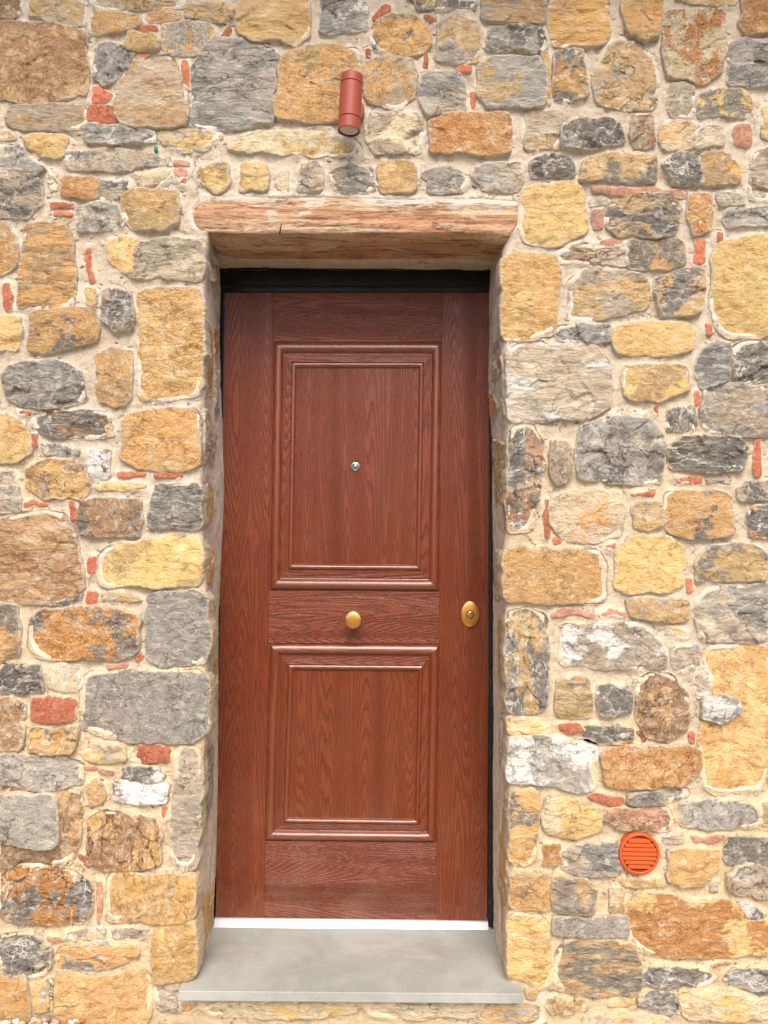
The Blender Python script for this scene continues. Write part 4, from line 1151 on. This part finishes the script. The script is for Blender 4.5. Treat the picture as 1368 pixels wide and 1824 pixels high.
# lock escutcheon
p = D(837, 1093.5, 0.003); T_ = Matrix.Translation(p)
bm = bmesh.new(); lathe(bm, [(0.0306, 0.0), (0.0306, 0.003), (0.0292, 0.0062), (0.0262, 0.0080), (0.0220, 0.0088)], 72, T_, 1.07, 1.43)
bm2 = bmesh.new()
n = 72; outer = []; inner = []
lathe(bm, [(0.0220, 0.0088), (0.0220, 0.0088)], 72, T_, 1.07, 1.43)
bmesh.ops.remove_doubles(bm, verts=bm.verts, dist=1e-5)
bm2.free()
o1 = [bm.verts.new(T_ @ Vector((0.0220 * 1.07 * math.cos(2 * math.pi * i / n), -0.0088, 0.0220 * 1.43 * math.sin(2 * math.pi * i / n)))) for i in range(n)]
i1 = [bm.verts.new(T_ @ Vector((0.0134 * math.cos(2 * math.pi * i / n), -0.0092, -0.001 + 0.0134 * math.sin(2 * math.pi * i / n)))) for i in range(n)]
i2 = [bm.verts.new(T_ @ Vector((0.0134 * math.cos(2 * math.pi * i / n), -0.0020, -0.001 + 0.0134 * math.sin(2 * math.pi * i / n)))) for i in range(n)]
for i in range(n):
    j = (i + 1) % n; bm.faces.new((o1[i], i1[i], i1[j], o1[j])); bm.faces.new((i1[i], i2[i], i2[j], i1[j]))
bmesh.ops.remove_doubles(bm, verts=bm.verts, dist=1e-5); bmesh.ops.recalc_face_normals(bm, faces=bm.faces)
esc = tag(link('lock_plate', from_bm('lock_plate', bm, True, 50), BRASS, door), 'oval satin brass lock plate near the right edge of the door')
bm = bmesh.new(); lathe(bm, [(0.0138, 0.0030), (0, 0.0030)], 32, T_); link('lock_gap', from_bm('lock_gap', bm), DKM, esc)
bm = bmesh.new(); T2 = Matrix.Translation(p + Vector((0, -0.004, -0.001)))
lathe(bm, [(0.0110, 0.0), (0.0110, 0.0052), (0.0104, 0.0064), (0.0098, 0.0066), (0, 0.0066)], 48, T2)
link('lock_ring', from_bm('lock_ring', bm, True, 50), BRASS, esc)
bm = bmesh.new(); T3 = Matrix.Translation(p + Vector((0, -0.0090, 0.0035)))
lathe(bm, [(0.0056, 0.0), (0.0056, 0.0026), (0.0050, 0.0030), (0, 0.0030)], 32, T3)
link('lock_cylinder', from_bm('lock_cylinder', bm, True, 50), STEEL, esc)
bm = bmesh.new(); add_box(bm, -0.0045, 0.0045, -0.0006, 0.0006, -0.0009, 0.0009); bmesh.ops.create_cone(bm, cap_ends=True, segments=16, radius1=0.0016, radius2=0.0016, depth=0.0012, matrix=Matrix.Rotation(R_(90), 4, 'X'))
for v in bm.verts: v.co = Matrix.Translation(p + Vector((0, -0.0125, 0.0035))) @ Matrix.Rotation(R_(14), 4, 'Y') @ v.co
link('keyhole', from_bm('keyhole', bm, False), DKM, esc)
# peephole
p = D(633, 831.5, 0.004); T_ = Matrix.Translation(p); bm = bmesh.new()
lathe(bm, [(0.0140, 0.0), (0.0144, 0.0015), (0.0138, 0.0034), (0.0120, 0.0040), (0.0108, 0.0032), (0.0104, 0.0005)], 48, T_)
ph = tag(link('peephole', from_bm('peephole', bm, True, 50), STEEL, door), 'small round peephole in the upper panel')
GL = NT('lens_glass'); GL.done((0.16, 0.17, 0.18), 0.06, None, 0.8, 0.35, 0.6, 0.03); GL = GL.m
bm = bmesh.new(); lathe(bm, [(0.0106, 0.0006), (0.0085, 0.0024), (0.0055, 0.0038), (0, 0.0044)], 32, T_)
link('peephole_lens', from_bm('peephole_lens', bm), GL, ph)

# ------------------------------------------------------------------ wall lamp
TER = m_plain('terracotta_painted_metal', alb((186, 88, 66), 0.70), 0.42, 0.0, 0.4, 220.0, 0.08, 0.06)
YL = -0.088
tp = on_y(627.5, 140, YL); bt = on_y(622, 225, YL)
top3 = on_y(627, 135.5, YL); bot3 = on_y(621.5, 234, YL)
lamp = empty('wall_lamp', on_y(630, 206, 0), 'terracotta coloured cylinder wall lamp fixed to the stones above the door', 'wall lamp')
axis = (top3 - bot3); Ln = axis.length; axd = axis.normalized(); rad = 0.0315
Mx = Matrix.Translation(bot3) @ axd.to_track_quat('Y', 'X').to_matrix().to_4x4() @ Matrix.Scale(-1, 4, (0, 1, 0)) 
def turn(bm, prof, n=56): lathe(bm, prof, n, Mx)
capH = 0.033
bm = bmesh.new(); turn(bm, [(rad * 0.9, capH + 0.0002), (rad - 0.0012, capH + 0.0006), (rad, capH + 0.0016), (rad, Ln - capH * 0.8 - 0.0016), (rad - 0.0012, Ln - capH * 0.8 - 0.0006), (rad * 0.9, Ln - capH * 0.8 - 0.0002)])
link('lamp_body', from_bm('lamp_body', bm, True, 40), TER, lamp)
bm = bmesh.new(); turn(bm, [(rad * 0.9, capH - 0.0004), (rad - 0.0012, capH - 0.0008), (rad, capH - 0.0018), (rad, 0.001), (rad - 0.001, 0.0), (rad - 0.0022, 0.0004)])
link('lamp_cap', from_bm('lamp_cap', bm, True, 40), TER, lamp)
bm = bmesh.new(); turn(bm, [(rad - 0.0023, 0.0006), (rad - 0.0040, 0.0010), (rad - 0.0050, 0.0030), (rad - 0.0052, 0.012)])
link('lamp_gasket', from_bm('lamp_gasket', bm, True, 40), DKM, lamp)
bm = bmesh.new(); t0 = Ln - capH * 0.8; turn(bm, [(rad * 0.9, t0 + 0.0004), (rad - 0.0012, t0 + 0.0008), (rad, t0 + 0.0018), (rad, Ln - 0.002), (rad - 0.0015, Ln - 0.0004), (rad - 0.003, Ln), (0, Ln)])
link('lamp_cap', from_bm('lamp_cap', bm, True, 40), TER, lamp)
bm = bmesh.new(); turn(bm, [(rad - 0.0054, 0.0035), (rad * 0.5, 0.0028), (0, 0.0025)])
LENS = m_plain('frosted_glass', alb((196, 190, 184)), 0.12, 0.0, 0.6, 40.0, 0.02, 0.1)
link('lamp_lens', from_bm('lamp_lens', bm), LENS, lamp)
mid = on_y(628, 206, 0)
bm = bmesh.new(); lathe(bm, [(0.0, 0.004), (0.034, 0.004), (0.036, 0.006), (0.036, 0.030), (0.034, 0.032), (0.012, 0.0325)], 48, Matrix.Translation(mid))
link('wall_plate', from_bm('wall_plate', bm, True, 40), TER, lamp)
bm = bmesh.new(); add_box(bm, mid.x - 0.012, mid.x + 0.012, YL + 0.01, -0.028, mid.z - 0.02, mid.z + 0.02, 0.003)
link('lamp_bracket', from_bm('lamp_bracket', bm, True, 40), TER, lamp)

# ------------------------------------------------------------------ round vent grille
ORG = m_plain('orange_plastic', alb((224, 102, 46), 0.70), 0.42, 0.0, 0.35, 120.0, 0.05, 0.0)
vc = on_y(1140, 1522, -0.022); vc = Vector((vc.x, -0.016, vc.z)); rv = 0.0585
vent = empty('vent_grille', vc, 'round orange plastic louvred vent cover low on the wall right of the door', 'vent')
bm = bmesh.new(); lathe(bm, [(rv, -0.03), (rv, 0.002), (rv - 0.0012, 0.0042), (rv - 0.003, 0.0050), (rv - 0.0070, 0.0050), (rv - 0.0085, 0.0036), (rv - 0.009, -0.012)], 72, Matrix.Translation(vc) @ Matrix.Scale(1.03, 4, (0, 0, 1)))
link('vent_rim', from_bm('vent_rim', bm, True, 40), ORG, vent)
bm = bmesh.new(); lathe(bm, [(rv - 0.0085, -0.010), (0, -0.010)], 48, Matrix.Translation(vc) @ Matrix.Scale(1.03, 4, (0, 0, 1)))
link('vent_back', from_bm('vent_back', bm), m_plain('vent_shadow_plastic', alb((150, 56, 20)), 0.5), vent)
ri = rv - 0.0080
for i in range(7):
    zc = (-0.82 + 1.64 * (i + 0.5) / 7) * ri * 1.03
    w = math.sqrt(max(0, (ri ** 2 - (abs(zc) / 1.03 + 0.003) ** 2))) - 0.0008
    bm = bmesh.new(); pr = [(-0.009, 0.0066), (-0.001, 0.0058), (0.0036, 0.0020), (0.0040, -0.0040), (0.0024, -0.0056), (-0.001, -0.0030), (-0.009, 0.0040)]
    A_ = [bm.verts.new(vc + Vector((-w, -h, zc + z))) for h, z in pr]; B_ = [bm.verts.new(vc + Vector((w, -h, zc + z - 0.0012))) for h, z in pr]
    bm.faces.new(A_[::-1]); bm.faces.new(B_)
    for k in range(len(pr)): bm.faces.new((A_[k], A_[(k + 1) % len(pr)], B_[(k + 1) % len(pr)], B_[k]))
    bmesh.ops.recalc_face_normals(bm, faces=bm.faces); bmesh.ops.bevel(bm, geom=bm.edges[:], offset=0.0005, segments=2, affect='EDGES')
    link('slat', from_bm('slat', bm, True, 40), ORG, vent)

# ------------------------------------------------------------------ ground and gravel
MG = m_ground(); bm = bmesh.new()
vs = [bm.verts.new(v) for v in ((-120, -120, -0.036), (120, -120, -0.036), (120, 120, -0.036), (-120, 120, -0.036))]; bm.faces.new(vs)
tag(link('ground', from_bm('ground', bm, False), MG), 'pale gravel ground at the foot of the wall', kind='structure')
bm = bmesh.new(); bmesh.ops.create_icosphere(bm, subdivisions=2, radius=1.0)
bm.verts.ensure_lookup_table(); IV = np.array([v.co[:] for v in bm.verts]); IF = np.array([[v.index for v in f.verts] for f in bm.faces]); bm.free()
Vp, Fp, Cp = [], [], []; off = 0
cols = [(232, 224, 212), (206, 190, 166), (246, 242, 236), (190, 150, 118), (170, 160, 152), (222, 196, 150), (196, 120, 86)]
def pebble(x, y, z, r):
    global off
    s = np.array([r * rng.uniform(0.9, 1.5), r * rng.uniform(0.8, 1.2), r * rng.uniform(0.6, 0.9)])
    M = np.array(Matrix.Rotation(rng.uniform(0, 6.3), 3, 'Z') @ Matrix.Rotation(rng.uniform(-0.5, 0.5), 3, 'X'))
    V = IV * (1 + 0.22 * vnoise(IV[:, 0] * 1.3 + x * 90, IV[:, 1] * 1.3 + y * 70, IV[:, 2] * 1.3, 5))[:, None] * s
    V = V @ M.T + np.array([x, y, z]); Vp.append(V); Fp.append(IF + off); off += len(V)
    c = np.append(np.array(alb(cols[rng.choice(len(cols), p=[.25, .2, .2, .1, .1, .1, .05])])) * rng.uniform(0.85, 1.1), 1); Cp.append(np.tile(c, (len(V), 1)))
xl = lambda px: on_y(px, 1810, 0).x
for i in range(900):
    x = rng.uniform(-1.6, 1.7); y = -0.012 - abs(rng.normal(0, 0.30)); pebble(x, y, -0.030 + rng.uniform(0, 0.006), rng.uniform(0.007, 0.013))
for i in range(330):
    x = rng.uniform(-1.6, xl(150)); y = -0.014 - rng.uniform(0, 0.14); pebble(x, y, rng.uniform(-0.014, 0.006) + min(abs(y), 0.08) * 0.35, rng.uniform(0.007, 0.012))
for i in range(50):
    x = rng.uniform(xl(150), xl(350)); y = -0.014 - rng.uniform(0, 0.10); pebble(x, y, -0.022 + rng.uniform(0, 0.012), rng.uniform(0.005, 0.010))
for i in range(26):
    x = rng.uniform(xl(1090), xl(1260)); y = -0.014 - rng.uniform(0, 0.06); pebble(x, y, -0.022 + rng.uniform(0, 0.006), rng.uniform(0.006, 0.010))
me = mesh_np('gravel', np.vstack(Vp), np.zeros((0, 4), int), np.vstack(Fp), {'tone_main': ('FLOAT_COLOR', np.vstack(Cp))})
tag(link('gravel', me, m_pebble()), 'pale rounded pebbles heaped against the foot of the wall', 'gravel', 'stuff')
